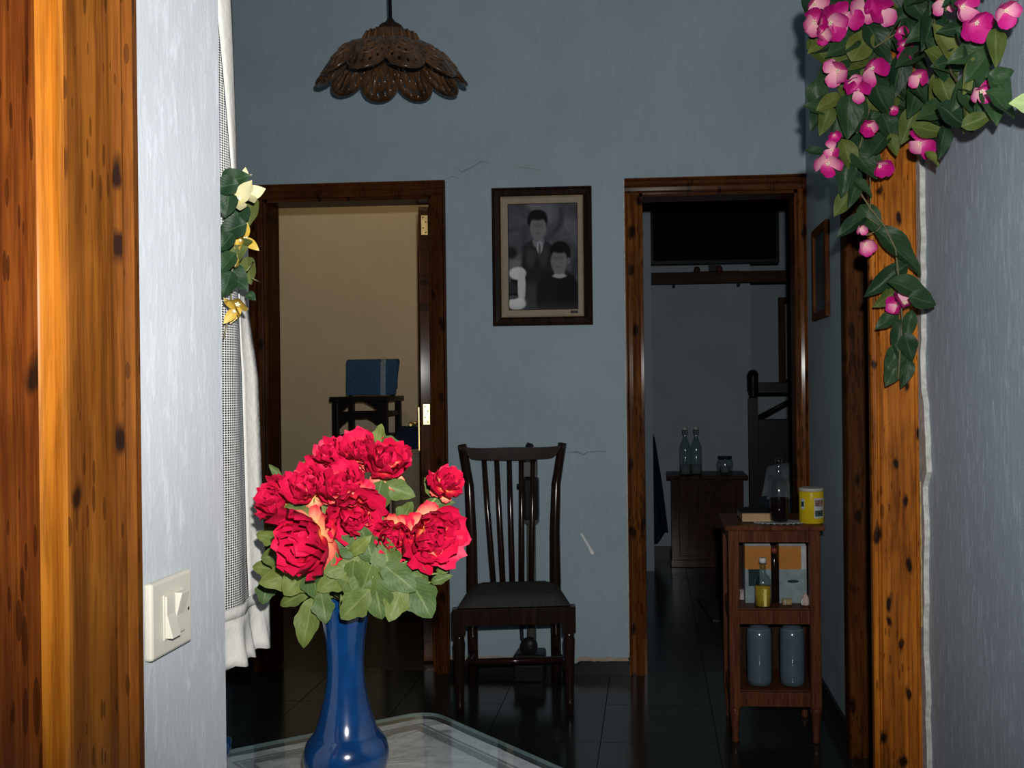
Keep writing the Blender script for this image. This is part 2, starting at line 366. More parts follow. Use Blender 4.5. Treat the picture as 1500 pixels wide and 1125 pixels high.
# ---- door casings on the back wall
def casing_profile(wd):
    return [(0, 0), (0, .016), (.008, .020), (wd*.35, .022), (wd*.55, .014), (wd*.8, .014), (wd*.92, .024), (wd, .024), (wd, 0)]
def doorframe(name, d, mv, mh):
    t = thing(name, None, None, ((d['xl']+d['xr'])/2, YB, 0), kind='structure')
    pr = casing_profile(CW)
    a = MB(); a.prism([(d['xl']-q, YB-h) for q, h in pr], 0, d['zt']); obj('side_casing', a, mv, t)
    a = MB(); a.prism([(d['xr']+q, YB-h) for q, h in pr], 0, d['zt']); obj('side_casing', a, mv, t)
    # head with mitred look
    a = MB(); a.prism([(YB-h, d['zt']+q) for q, h in pr], d['xl']-CW, d['xr']+CW, 'yz'); obj('head_casing', a, mh, t)
    obj('jamb', MB().box(d['xl']-.001, d['xl']+.012, YB+.001, YB+TH, 0, d['zt']), mv, t)
    obj('jamb', MB().box(d['xr']-.012, d['xr']+.001, YB+.001, YB+TH, 0, d['zt']), mv, t)
    obj('jamb_head', MB().box(d['xl'], d['xr'], YB+.001, YB+TH, d['zt']-.012, d['zt']+.001), mh, t)
    return t
doorframe('trim_1', dL, PINED, PINEDH); doorframe('trim_2', dR, PINE, PINEDH)
# chipped pale paint line round the right casing
struct('trim_6', MB().box(dR['xr']+CW, min(XR, dR['xr']+CW+.008), YB-.004, YB+.001, 0, dR['zt']+CW), RAW)
struct('trim_7', MB().box(dR['xl']-CW-.006, dR['xl']-CW, YB-.003, YB+.001, .06, dR['zt']+CW), RAW)

# ---- left doorway: open leaf (hinge edge towards the hall)
def leaf_door(name, hinge, ang, width, height, th, mat, handle_side, hs=1):
    t = thing(name, None, None, hinge, kind='structure'); t.rotation_euler = (0, 0, ang)
    # local: x along the leaf from hinge, y thickness
    st = .10
    obj('stile', MB().box(0, st, 0, th, .008, height), mat, t, local=True, bevel=.002)
    obj('stile', MB().box(width-st, width, 0, th, .008, height), mat, t, local=True, bevel=.002)
    for z0, z1 in ((.008, .2), (.9, 1.02), (height-.12, height)):
        obj('rail', MB().box(st, width-st, 0, th, z0, z1), mat, t, local=True, bevel=.002)
    for z0, z1 in ((.2, .9), (1.02, height-.12)):
        obj('panel', MB().box(st, width-st, th*.3, th*.7, z0, z1), mat, t, local=True)
        for s in (0, 1):
            x0 = st+.03; x1 = width-st-.03; y0, y1 = (th*.12, th*.3) if s == 0 else (th*.7, th*.88)
            obj('raised_panel', MB().box(x0, x1, y0, y1, z0+.03, z1-.03), mat, t, local=True, bevel=.004)
    for s in (-1, 1):
        yy = 0 if s < 0 else th
        hd = MB().box(width-.075, width-.045, yy-(.004 if s < 0 else 0), yy+(.004 if s > 0 else 0), .90, 1.12); hp = obj('handle_plate', hd, BRASS, t, local=True)
        a = MB().tube([(width-.06, yy, 1.04), (width-.06, yy+s*.042, 1.04)], .008).tube([(width-.06, yy+s*.042, 1.04), (width-.10, yy+s*.046, 1.04), (width-.17, yy+s*.044, 1.035)], [.009, .009, .007])
        o = obj('handle', a, BRASS, hp, local=True)
    return t
pL = P(632, 600, 'y', YB+TH+.005)
dleft = leaf_door('door_1', (pL.x-.001, YB+TH+.006, 0), R(104), .74, dL['zt']-.02, .046, PINED, 1)
hm = MB()
for u, v0, v1 in ((628, 315, 344), (628, 592, 622)):
    z0 = P(u, v1, 'y', YB+TH).z; z1 = P(u, v0, 'y', YB+TH).z
    hp = obj('hinge', MB().box(-.0025, 0, .006, .036, z0, z1), BRASS, dleft, local=True, bevel=.001)
    sc = MB()
    for k, (yy, q) in enumerate(((.015, .12), (.027, .35), (.015, .65), (.027, .88))):
        sc.lathe((-.0025, yy, z0+(z1-z0)*q), [(0, -.0012), (.0032, -.0008), (.0032, 0)], 8, axis='x')
    obj('screw', sc, BLACK, hp, local=True)
# ---- right doorway: leaf swung fully back behind the left jamb, only its lever shows
pR = P(936, 600, 'y', YB+TH)
leaf_door('door_2', (pR.x-.016, YB+TH+.01, 0), R(92.5), .70, dR['zt']-.02, .04, PINED, -1)

# ---- side doorway jamb (facing the hall) with moulded edge
t = thing('trim_3', None, None, (XR+.06, YJ, 0), kind='structure')
obj('jamb', MB().box(XR+.012, XR+.108, YJ-.022, YJ-.0005, 0, 2.14), PINED, t, bevel=.003)
obj('side_casing', MB().prism([(XR-.016, YJ-.028), (XR-.020, YJ-.02), (XR-.020, YJ+.045), (XR-.001, YJ+.052), (XR-.001, YJ-.0005), (XR+.012, YJ-.0005), (XR+.012, YJ-.028)], 0, 2.14), PINED, t)
obj('stop', MB().prism([(XR+.052, YJ-.034), (XR+.058, YJ-.036), (XR+.075, YJ-.036), (XR+.075, YJ-.022), (XR+.052, YJ-.022)], 0, 2.1), PINED, t)
# ---- wide casing on the nib
x0 = P(1278, 700, 'y', 2.5).x; x1 = XNR-.003
t = thing('trim_4', None, None, ((x0+x1)/2, 2.5, 0), kind='structure')
wd = x1-x0
pr = [(0, 0), (0, .022), (.004, .027), (.012, .028), (.016, .022), (.019, .022), (.022, .030), (wd-.022, .030), (wd-.018, .020), (wd, .018), (wd, 0)]
obj('side_casing', MB().prism([(x0+q, 2.5295-h) for q, h in pr], 0, 2.42), PINEL, t)
# torn filler strip in the corner between casing and wall
ya = P(1364, 700, 'x', XNR).y
poly = [(2.5299, 0)]; q = []
for i in range(61):
    z = 2.42*i/60; wv = .034+.006*sin(z*9)+rnd.uniform(-.006, .006)
    if 1.0 < z < 1.18: wv += .028
    if z < .5: wv += .006
    q.append((2.5299-wv-.018, z))
struct('trim_8', MB().prism([(2.5299, 0)]+q+[(2.5299, 2.42)], XNR-.013, XNR-.0003, 'yz'), RAW)
struct('trim_9', MB().prism([(2.515, .62)]+[(2.512-.012-rnd.uniform(0, .006), .62+.36*i/12) for i in range(13)]+[(2.515, .98)], XNR-.0150, XNR-.013, 'yz'), plain('bare_yellow_wood', (.50, .34, .12), .7, var=.3))

# ---- near left door frame: boards with moulded profile, seen obliquely
def yl(u): return P(u, 560, 'x', XNL+.019).y
t = thing('trim_10', None, None, (XNL, .8, 0), kind='structure')
y58, y97, y165, y203 = P(57, 560, 'x', XNL+.006).y, yl(97), yl(165), P(197.5, 560, 'x', XNL+.010).y
obj('door_stile', MB().prism([(XNL+.0003, .30), (XNL+.006, .30), (XNL+.006, y58-.0008), (XNL+.0003, y58-.0008)], 0, 2.4), PINER, t)
obj('bevel_strip', MB().prism([(XNL+.0003, y58), (XNL+.002, y58+.0004), (XNL+.0058, y58+.0026), (XNL+.0075, y58+.0042), (XNL+.0120, y58+.012), (XNL+.0185, y97-.006), (XNL+.020, y97-.001), (XNL+.0003, y97-.001)], 0, 2.4), PINEB, t)
obj('casing_board', MB().prism([(XNL+.0003, y97), (XNL+.020, y97), (XNL+.021, y97+.002), (XNL+.021, y165), (XNL+.0003, y165)], 0, 2.4), PINEN, t)
ym = (y203-y165)
obj('casing_moulding', MB().prism([(XNL+.0003, y165+.0004), (XNL+.017, y165+.0004), (XNL+.022, y165+ym*.25), (XNL+.016, y165+ym*.4), (XNL+.016, y165+ym*.5), (XNL+.022, y165+ym*.62), (XNL+.020, y165+ym*.85), (XNL+.010, y203), (XNL+.0003, y203)], 0, 2.4), PINEN, t)
# rough pale filler line beside it
struct('trim_11', MB().prism([(y203-.001, 0)]+[(y203+.003+rnd.uniform(0, .0035), 2.4*i/80) for i in range(81)]+[(y203-.001, 2.4)], XNL, XNL+.0012, 'yz'), RAW)

# wall marks: crack lines and scuff (wear of the plaster) as thin raised flakes
def wallmark(name, pts, wd, mat, y=YB):
    a = MB(); vs = []
    for i, (u, v, k) in enumerate(pts):
        p = P(u, v, 'y', y); p0 = P(*pts[max(i-1, 0)][:2], 'y', y); p1 = P(*pts[min(i+1, len(pts)-1)][:2], 'y', y)
        d = (p1-p0).normalized(); nrm = Vector((-d.z, 0, d.x))*wd*k
        vs += [p+nrm, p-nrm]
    vs = [Vector((v.x, y-.0006, v.z)) for v in vs]
    a.add(vs, [(2*i, 2*i+1, 2*i+3, 2*i+2) for i in range(len(pts)-1)]); return obj(name, a, mat, WB)
CRACK = plain('crack_grey', (.22, .26, .29), .8); TANP = plain('old_tan_paint', (.34, .35, .32), .8); WHITEP = plain('scraped_white', (.85, .86, .85), .7)
wallmark('crack', [(668, 246, .4), (676, 252, 1), (690, 246, .8), (704, 237, .9), (716, 238, .4)], .0022, CRACK)
wallmark('crack', [(655, 262, .3), (662, 258, .8), (672, 261, .3)], .0018, CRACK)
wallmark('crack', [(750, 240, .3), (763, 245, .8), (776, 247, 1.2), (790, 249, .6), (800, 251, .3)], .0022, TANP)
wallmark('crack', [(809, 663, .6), (822, 663, .9), (835, 663, .5), (845, 662, 1.6), (854, 666, 1.2), (862, 662, .6), (878, 661, 1), (890, 662, .3)], .0026, CRACK)
wallmark('scrape', [(851, 781, .7), (857, 791, .8), (864, 803, .9), (867, 809, 1.5), (869, 812, .6)], .0052, WHITEP)
wallmark('scrape', [(1178, 280, .2), (1184, 279, 1), (1189, 278, .4)], .006, WHITEP)

# ================================================================ OBJECTS
# ---- dining chair by the back wall
CH = (-.550, 3.862, 0)
ch = thing('dining_chair', 'dark wooden slat-back dining chair with grey padded seat by the blue wall', 'chair', CH, rz=R(8))
hw, rw = .205, .17          # half widths front and rear
FAB = plain('dark_ribbed_seat_fabric', (.060, .056, .052), .9, var=.4, scale=250, bmp=.4)
def post(side):
    x = side*rw; pts = [(x, .185, 0), (x, .165, .2), (x, .16, .42), (x*1.0, .168, .62), (x*1.05, .185, .82), (x*1.22, .212, .985)]
    return MB().tube(pts, [.020, .021, .023, .021, .019, .018], 8, 1.0)
for s in (-1, 1):
    obj('rear_post', post(s), CHAIRW, ch, local=True)
    obj('leg', MB().box(s*hw-.024, s*hw+.024, -.215, -.167, .30, .40).tube([(s*hw, -.19, .31), (s*hw, -.19, .285), (s*hw, -.19, .27), (s*hw, -.19, .06), (s*hw, -.19, .04), (s*hw, -.19, 0)], [.021, .018, .022, .015, .017, .013], 12), CHAIRW, ch, local=True)
    obj('side_rail', MB().prism([(s*(hw-.02), -.17), (s*hw, -.17), (s*(rw+.012), .16), (s*(rw-.008), .16)], .335, .395), CHAIRW, ch, local=True)
    obj('stretcher', MB().tube([(s*hw, -.185, .14), (s*rw, .165, .14)], .011, 8), CHAIRW, ch, local=True)
obj('front_rail', MB().box(-hw, hw, -.212, -.185, .335, .398), CHAIRW, ch, local=True, bevel=.003)
obj('rear_rail', MB().box(-rw, rw, .145, .165, .335, .40), CHAIRW, ch, local=True)
obj('stretcher', MB().tube([(-.19, .01, .142), (.19, .01, .142)], .013, 10), CHAIRW, ch, local=True)
seat = MB()
def seatf(u, v):
    y = -.205+.36*v; h = (hw+.008)+(rw+.012-hw-.008)*v; x = -h+2*h*u
    e = min(1, 6*min(u, 1-u))*min(1, 6*min(v, 1-v)); return Vector((x, y, .402+.035*(1-(1-e)**2)))
seat.grid(seatf, 18, 16); seat.uv = None; obj('seat_pad', seat, FAB, ch, local=True)
# crest rail: ears at both ends, dipped middle
cr = MB(); up = []; lo = []
for i in range(25):
    q = i/24*2-1; x = q*.222
    yb = .203+.014*(1-q*q); zt = .968+.014*(abs(q)**3)+.006*cos(q*pi*1.0)*.5; zb = .922-.004*cos(q*pi)+.0
    if abs(q) > .72: zb = .922+(abs(q)-.72)/.28*.052
    up.append((x, yb, zt)); lo.append((x, yb, zb))
for i in range(24):
    for (d0, d1) in ((0, 1),):
        vs = []
        for k in (i, i+1):
            for y in (-.013, .013): vs += [Vector(up[k])+Vector((0, y, 0)), Vector(lo[k])+Vector((0, y, 0))]
        cr.add(vs, [(0, 4, 5, 1), (2, 3, 7, 6), (0, 2, 6, 4), (1, 5, 7, 3)])
cr.add([(-.222, .190, .982), (-.222, .216, .982), (-.222, .216, .974), (-.222, .190, .974)], [(0, 1, 2, 3)])
obj('crest_rail', cr, CHAIRW, ch, local=True)
for k, (xt, xb2) in enumerate(((-.118, -.082), (-.066, -.044), (-.014, -.006), (.036, .032), (.084, .070))):
    a = MB().tube([(xb2, .150, .40), (xb2+(xt-xb2)*.3, .158, .56), (xb2+(xt-xb2)*.7, .178, .76), (xt, .214, .93)], [.011, .012, .011, .010], 8, .7)
    obj('slat', a, CHAIRW, ch, local=True)

# ---- upright vacuum cleaner leaning on the wall behind the chair
GREYM = plain('grey_metal_tube', (.22, .21, .19), .35, metal=.5); DGREY = plain('dark_grey_plastic', (.014, .014, .015), .35)
pv = P(775, 980, 'y', 4.12)
vc = thing('stick_vacuum', 'dark upright stick vacuum cleaner standing behind the slat-back chair', 'vacuum', (pv.x, 4.13, 0))
X = pv.x
obj('floor_head', MB().prism([(X-.06, 4.03), (X+.072, 4.03), (X+.068, 4.16), (X-.055, 4.16)], .07, .115), DGREY, vc, bevel=.012)
obj('head_base', MB().box(X-.055, X+.068, 4.04, 4.15, 0, .07), DGREY, vc, bevel=.006)
obj('wheel', MB().lathe((X+.01, 4.02, .155), [(0, -.018), (.030, -.018), (.036, -.01), (.036, .01), (.03, .018), (0, .018)], 20, axis='y'), DGREY, vc)
obj('tube', MB().tube([(X+.012, 4.10, .15), (X+.012, 4.13, .66)], .020, 14), GREYM, vc)
obj('tube', MB().tube([(X-.03, 4.10, .62), (X-.036, 4.11, .30), (X-.03, 4.11, .16), (X-.01, 4.10, .135)], .008, 8), DGREY, vc, label='thin dark hose')
obj('motor_body', MB().box(X-.018, X+.046, 4.09, 4.16, .66, .84), DGREY, vc, bevel=.012)
obj('collar', MB().lathe((X+.013, 4.13, .64), [(.024, 0), (.034, .012), (.034, .04), (.028, .055)], 16), GREYM, vc)
obj('label_plate', MB().box(X-.012, X+.04, 4.088, 4.0905, .845, .905), plain('grey_label', (.14, .14, .14), .4), vc)
obj('handle_neck', MB().box(X-.012, X+.04, 4.09, 4.155, .84, .94), DGREY, vc, bevel=.008)
obj('handle_grip', MB().tube([(X+.012, 4.12, .92), (X+.010, 4.14, .95), (X+.006, 4.15, .968), (X-.008, 4.15, .974)], [.024, .022, .018, .012], 10), DGREY, vc)
obj('switch_knob', MB().tube([(X-.018, 4.12, .80), (X-.045, 4.12, .80)], [.010, .013], 8), DGREY, vc)

vc.location.y += .022
# ---- framed portrait on the back wall
a0 = P(721, 277, 'y', YB); a1 = P(869, 476, 'y', YB); px0, px1, pz0, pz1 = a0.x, a1.x, a1.z, a0.z
FR = wood('dark_frame_wood', (.008, .005, .003), (.022, .011, .006), (.045, .02, .009), rough=.25, coat=.6, scale=40)
GOLD = plain('gilt_slip', (.55, .43, .28), .35, metal=.4); MATB = plain('tan_mount_board', (.36, .29, .21), .8, var=.08)
pf = thing('framed_portrait', 'dark framed black-and-white portrait of two people hung between the doorways', 'picture', ((px0+px1)/2, YB, pz0))
prf = [(0, 0), (0, .020), (.006, .024), (.012, .018), (.030, .012), (.036, .016), (.041, .010), (.041, 0)]
def frame_side(prof, x0, x1, z0, z1, y, side):
    a = MB(); vs = []
    for d, h in prof:
        yy = y-h
        if side == 'l': vs += [(x0+d, yy, z0+d), (x0+d, yy, z1-d)]
        if side == 'r': vs += [(x1-d, yy, z0+d), (x1-d, yy, z1-d)]
        if side == 't': vs += [(x0+d, yy, z1-d), (x1-d, yy, z1-d)]
        if side == 'b': vs += [(x0+d, yy, z0+d), (x1-d, yy, z0+d)]
    n = len(prof); a.add(vs, [(2*i, 2*i+1, 2*((i+1) % n)+1, 2*((i+1) % n)) for i in range(n)]); return a
for s in 'lrtb': obj('frame_rail', frame_side(prf, px0, px1, pz0, pz1, YB-.001, s), FR, pf)
q = .037
for s in 'lrtb': obj('gilt_slip', frame_side([(0, .004), (0, .016), (.006, .010), (.006, .004)], px0+q, px1-q, pz0+q, pz1-q, YB-.001, s), GOLD, pf)
obj('mount_board', MB().box(px0+.03, px1-.03, YB-.007, YB-.003, pz0+.03, pz1-.03), MATB, pf)
b0 = P(744.5, 300, 'y', YB-.0075); b1 = P(846.5, 452, 'y', YB-.0075)
def portrait_mat():
    m, nt, b, N, L = newmat('portrait_print')
    t = nd(nt, 'ShaderNodeTexCoord'); mp = nd(nt, 'ShaderNodeMapping'); L.new(t.outputs['UV'], mp.inputs[0])
    n = noise(nt, mp.outputs[0], 3.2, 2, .5, 1.0)
    col = ramp(nt, n, [(.3, (.040, .043, .052)), (.55, (.10, .098, .118)), (.75, (.20, .20, .225))])
    def ell(cx, cy, rx, ry, soft, c, amt=1.0):
        nonlocal col
        cx = (cx-208)/480; cy = 1-(cy-235)/710; rx /= 480; ry /= 710
        s1 = nd(nt, 'ShaderNodeVectorMath', operation='SUBTRACT'); s1.inputs[1].default_value = (cx, cy, 0); L.new(mp.outputs[0], s1.inputs[0])
        s2 = nd(nt, 'ShaderNodeVectorMath', operation='DIVIDE'); s2.inputs[1].default_value = (rx, ry, 1); L.new(s1.outputs[0], s2.inputs[0])
        s3 = nd(nt, 'ShaderNodeVectorMath', operation='LENGTH'); L.new(s2.outputs[0], s3.inputs[0])
        mr = nd(nt, 'ShaderNodeMapRange', interpolation_type='SMOOTHSTEP'); mr.inputs[1].default_value = 1-soft; mr.inputs[2].default_value = 1+soft; mr.inputs[3].default_value = amt; mr.inputs[4].default_value = 0
        L.new(s3.outputs['Value'], mr.inputs[0]); col = mix(nt, mr.outputs[0], col, c)
    g = lambda v, b=1.1: (v**1.22*1.28, v**1.22*1.3, v**1.22*1.28*b)
    ell(240, 610, 55, 70, .4, g(.15)); ell(225, 560, 45, 42, .4, g(.035)); ell(262, 640, 50, 30, .5, g(.20))
    ell(410, 700, 120, 230, .12, g(.035)); ell(410, 540, 112, 62, .12, g(.05, 1.25)); ell(360, 600, 30, 60, .5, g(.09), .7); ell(450, 590, 30, 70, .5, g(.08), .7)
    ell(418, 490, 40, 40, .2, g(.22)); ell(425, 525, 22, 42, .2, g(.35)); ell(425, 540, 7, 40, .3, g(.12))
    ell(413, 450, 30, 36, .25, g(.19)); ell(412, 345, 71, 70, .1, g(.018)); ell(416, 398, 57, 78, .16, g(.22)); ell(416, 378, 34, 14, .6, g(.14), .7); ell(418, 432, 18, 8, .6, g(.14), .6); ell(414, 310, 62, 36, .3, g(.02))
    ell(262, 830, 62, 110, .12, g(.02)); ell(268, 700, 58, 42, .2, g(.62, 1.0)); ell(296, 790, 28, 120, .2, g(.55, 1.05)); ell(262, 905, 62, 42, .2, g(.66, 1.0)); ell(226, 800, 40, 38, .3, g(.05)); ell(235, 862, 34, 14, .4, g(.10))
    ell(365, 850, 45, 90, .5, g(.10), .6)
    ell(560, 870, 160, 190, .1, g(.016)); ell(480, 800, 70, 120, .5, g(.03), .6)
    ell(562, 700, 38, 40, .2, g(.20)); ell(562, 722, 46, 14, .3, g(.40, 1.0)); ell(570, 570, 73, 82, .1, g(.014)); ell(628, 622, 11, 22, .3, g(.18)); ell(560, 625, 56, 84, .16, g(.21)); ell(556, 602, 36, 12, .6, g(.13), .7); ell(556, 662, 20, 8, .6, g(.13), .6); ell(566, 535, 66, 36, .3, g(.016))
    ell(450, 1010, 330, 90, .6, g(.09), .5)
    L.new(col, b.inputs['Base Color']); b.inputs['Roughness'].default_value = .5; b.inputs['Specular IOR Level'].default_value = .05; return m
ph = MB(); ph.grid(lambda u, v: Vector((b0.x+(b1.x-b0.x)*u, YB-.0082, b1.z+(b0.z-b1.z)*v)), 1, 1, False)
obj('photo_print', ph, portrait_mat(), pf)
obj('print_edge', MB().box(b0.x-.003, b1.x+.003, YB-.008, YB-.0072, b1.z-.003, b0.z+.003), BLACK, pf)
pc = P(842, 456, 'y', YB-.009); obj('corner_stamp', MB().box(pc.x-.018, pc.x+.014, YB-.0095, YB-.008, pc.z-.008, pc.z+.004), BLACK, pf, label='small dark stamp at the mount corner')
hk = P(795, 275, 'y', YB-.006); obj('hanger_ring', MB().tube([(hk.x+.006*cos(i*pi/4), YB-.008, hk.z-.001+.006*sin(i*pi/4)) for i in range(9)], .0015, 6), STEEL, pf)

# ---- small picture on the hall's right wall
c0 = P(1195, 347, 'x', XR); c1 = P(1217, 467, 'x', XR)
y0, y1, z0, z1 = c1.y, c0.y, c1.z+.01, c0.z+.02
sp = thing('small_picture', 'narrow brown framed picture hanging on the side wall above the small cabinet', 'picture', (XR, (y0+y1)/2, z0))
for nm, bx in (('frame_rail', (y0, y0+.03, z0, z1)), ('frame_rail', (y1-.03, y1, z0, z1)), ('frame_rail', (y0+.03, y1-.03, z1-.03, z1)), ('frame_rail', (y0+.03, y1-.03, z0, z0+.03))):
    obj(nm, MB().box(XR-.018, XR-.001, *bx), PINED, sp, bevel=.003)
obj('print', MB().box(XR-.008, XR-.001, y0+.03, y1-.03, z0+.03, z1-.03), plain('dim_grey_print', (.06, .085, .10), .35, var=.5, scale=8), sp)

# ---- light switch on the near wall
XS = XNL+.009; q0 = P(222, 856, 'x', XS); q1 = P(282, 937, 'x', XS); q2 = P(226, 970, 'x', XS); q3 = P(281, 833, 'x', XS)
sy0, sy1 = q0.y, q1.y; sz1 = (q0.z+q3.z)/2; sz0 = (q1.z+q2.z)/2
ls = thing('light_switch', 'ivory light switch with a tilted rocker on the pale plaster wall', 'switch', (XNL, (sy0+sy1)/2, sz0))
obj('plate', MB().box(XNL, XNL+.009, sy0, sy1, sz0, sz1), IVORY, ls, bevel=.003)
ym, zm = (sy0+sy1)/2, (sz0+sz1)/2; hy, hz = (sy1-sy0)*.25, (sz1-sz0)*.30
obj('rocker_frame', MB().box(XNL+.009, XNL+.0105, ym-hy, ym+hy, zm-hz, zm+hz), IVORY, ls, bevel=.0008)
obj('rocker', MB().prism([(XNL+.010, zm-hz*.92), (XNL+.0185, zm-hz*.92), (XNL+.0125, zm+hz*.1), (XNL+.0125, zm+hz*.92), (XNL+.010, zm+hz*.92)], ym-hy*.9, ym-.001, 'xz'), IVORY, ls, bevel=.0008)
obj('rocker', MB().prism([(XNL+.010, zm-hz*.92), (XNL+.0125, zm-hz*.92), (XNL+.0125, zm-hz*.1), (XNL+.0185, zm+hz*.92), (XNL+.010, zm+hz*.92)], ym+.001, ym+hy*.9, 'xz'), IVORY, ls, bevel=.0008)
obj('screw_hole', MB().lathe((XNL+.009, sy1-.009, zm-.002), [(0, 0), (.002, .0004), (0, .0006)], 8, axis='x'), BLACK, ls)

# ---- pendant lamp of pierced ceramic petals
LY = 3.62; lp = P(574, 60, 'y', LY); LX = lp.x; LK = LY/2.4*.95
CERO = plain('brown_glazed_ceramic', (.105, .052, .023), .25, var=.55, scale=30, spec=.4, coat=.3, bmp=.3); CERI = plain('brown_ceramic_rib', (.17, .085, .038), .3, var=.3, scale=40, spec=.3)
zr = 1.23+.725*LY/2.4; zcl = .111
pl = thing('pendant_lamp', 'brown ceramic pendant lamp of pierced overlapping petals hanging on a cord', 'lamp', (LX, LY, zr))
pl.scale = (LK, LK, LK); pl.rotation_euler = (R(3.5), 0, 0)
def lobj(nm, mb, mat, par=None): return obj(nm, mb, mat, par or pl, local=True)
lobj('cord', MB().tube([(0, 0, .185), (.001, 0, .5), (0, 0, (CZ-zr)/LK-.01)], .0045, 8), BLACK)
lobj('ceiling_rose', MB().lathe((0, 0, (CZ-zr)/LK-.022), [(.008, 0), (.03, .005), (.034, .021)], 20), BLACK)
lobj('cap', MB().lathe((0, 0, zcl+.036), [(.038, 0), (.036, .010), (.028, .022), (.014, .030), (.006, .04)], 20), DARKW)
co = lobj('collar', MB().lathe((0, 0, zcl-.004), [(.058, 0), (.074, .004), (.070, .024), (.062, .040), (.050, .044), (.03, .044)], 40), CERO)
for k in range(20):
    a = 2*pi*k/20; e = Vector((cos(a), sin(a), 0))
    lobj('rib', MB().tube([Vector((0, 0, zcl))+e*.075, Vector((0, 0, zcl+.02))+e*.072, Vector((0, 0, zcl+.036))+e*.064], [.0032, .0034, .003], 6), CERI, co)
NP = 10; half = pi/NP*1.16
def petal_pos(x, y, lift=0):
    r = .070+.112*y; z = zcl-.004+.012*sin(y*pi)-(.105*y**1.55); bul = .014*(1-x*x)*(.4+.6*y)
    return Vector(((r+bul*.7+lift*.4)*cos(x*half), (r+bul*.7+lift*.4)*sin(x*half), z+bul+lift))
def petal_mesh():
    bm = bmesh.new()
    def loop(pts):
        vs = [bm.verts.new((x, y, 0)) for x, y in pts]; return [bm.edges.new((vs[i], vs[(i+1) % len(vs)])) for i in range(len(vs))]
    out = [(-.62, 0), (-.3, 0), (0, 0), (.3, 0), (.62, 0)] + [(.62+.36*sin(i/6*pi/2), .08+.45*i/6) for i in range(1, 7)] + [(.98*cos(i/14*pi), .53+.47*sin(i/14*pi)) for i in range(1, 14)] + [(-.62-.36*sin(i/6*pi/2), .08+.45*i/6) for i in range(6, 0, -1)]
    E = loop(out)
    def hole(cx, cy, rx, ry, n=6): E.extend(loop([(cx+rx*cos(2*pi*i/n), cy+ry*.5*sin(2*pi*i/n)) for i in range(n)][::-1]))
    for k in range(9):
        a = pi*(-.05+1.10*k/8); hole(.74*cos(a), .55+.35*sin(a), .062, .085)
    for k in range(5):
        a = pi*(.05+.9*k/4); hole(.42*cos(a), .54+.18*sin(a), .062, .085)
    for x, y in ((0, .48), (-.28, .36), (.28, .36)): hole(x, y, .06, .08)
    bmesh.ops.triangle_fill(bm, edges=E, use_beauty=True, use_dissolve=False)
    bmesh.ops.subdivide_edges(bm, edges=[e for e in bm.edges if e.calc_length() > .3], cuts=1)
    for v in bm.verts: v.co = petal_pos(v.co.x, v.co.y)
    bmesh.ops.recalc_face_normals(bm, faces=bm.faces)
    for f in bm.faces: f.smooth = True
    me = bpy.data.meshes.new('petal'); bm.to_mesh(me); bm.free(); me.materials.append(CERO); return me
pm = petal_mesh(); rb1 = MB().tube([petal_pos(.98*cos(i/14*pi), .53+.47*sin(i/14*pi), .001) for i in range(15)], .0042, 6).mesh('rim_bead'); rb1.materials.append(CERO)
rb2 = MB().tube([petal_pos(.58*cos(i/14*pi*1.0), .52+.27*sin(i/14*pi), .003) for i in range(15)], .0026, 6).mesh('relief_ring'); rb2.materials.append(CERI)
rs = MB().tube([petal_pos(.30*cos(i/12*2*pi)*(1-i/16), .52+.13*sin(i/12*2*pi)*(1-i/16), .003) for i in range(13)], .0024, 6).mesh('relief_scroll'); rs.materials.append(CERI)
for k in range(NP):
    o = bpy.data.objects.new('petal', pm); COL.objects.link(o); o.parent = pl; o.rotation_euler = (0, 0, 2*pi*k/NP-pi/2-R(9)); o.location = (0, 0, .002*(k % 2))
    m = o.modifiers.new('solid', 'SOLIDIFY'); m.thickness = .007; m.offset = 0
    for nm, me in (('rim_bead', rb1), ('relief_ring', rb2), ('relief_scroll', rs)):
        c = bpy.data.objects.new(nm, me); COL.objects.link(c); c.parent = o
lobj('bulb_holder', MB().lathe((0, 0, .072), [(.012, 0), (.016, .006), (.017, .035), (.01, .04)], 16), BLACK)

# ---- table with glass top and cloth
TC = Vector((-.334, 1.446, 0)); A = Vector((cos(R(216.5)), sin(R(216.5)), 0)); B = Vector((cos(R(315.5)), sin(R(315.5)), 0))
TW, TL, TZ = .325, .66, .75
def tp(a, b, z): v = TC+A*a+B*b; return Vector((v.x, v.y, z))
def roundrect(w, l, r, inset=0, n=5):
    pts = []
    for cx, cy, a0 in ((w-r, l-r, 0), (r, l-r, pi/2), (r, r, pi), (w-r, r, 1.5*pi)):
        for i in range(n+1):
            a = a0+pi/2*i/n; pts.append((cx+(r-inset)*cos(a), cy+(r-inset)*sin(a)))
    return pts
tc_ = tp(TW/2, TL/2, 0)
tb = thing('side_table', 'narrow table with white lace cloth beneath a glass top', 'table', tc_)
def slab(pts, z0, z1):
    a = MB(); n = len(pts); a.add([tp(x, y, z0) for x, y in pts]+[tp(x, y, z1) for x, y in pts], [list(range(n))[::-1], list(range(n, 2*n))]+[(i, (i+1) % n, n+(i+1) % n, n+i) for i in range(n)]); return a
GL = thin_glass('table_glass', (.95, .97, .97), 1.5); GEDGE = plain('green_glass_edge', (.10, .15, .15), .15, spec=.5)
obj('table_top', slab(roundrect(TW, TL, .035, .003), TZ-.032, TZ-.009), DARKW, tb)
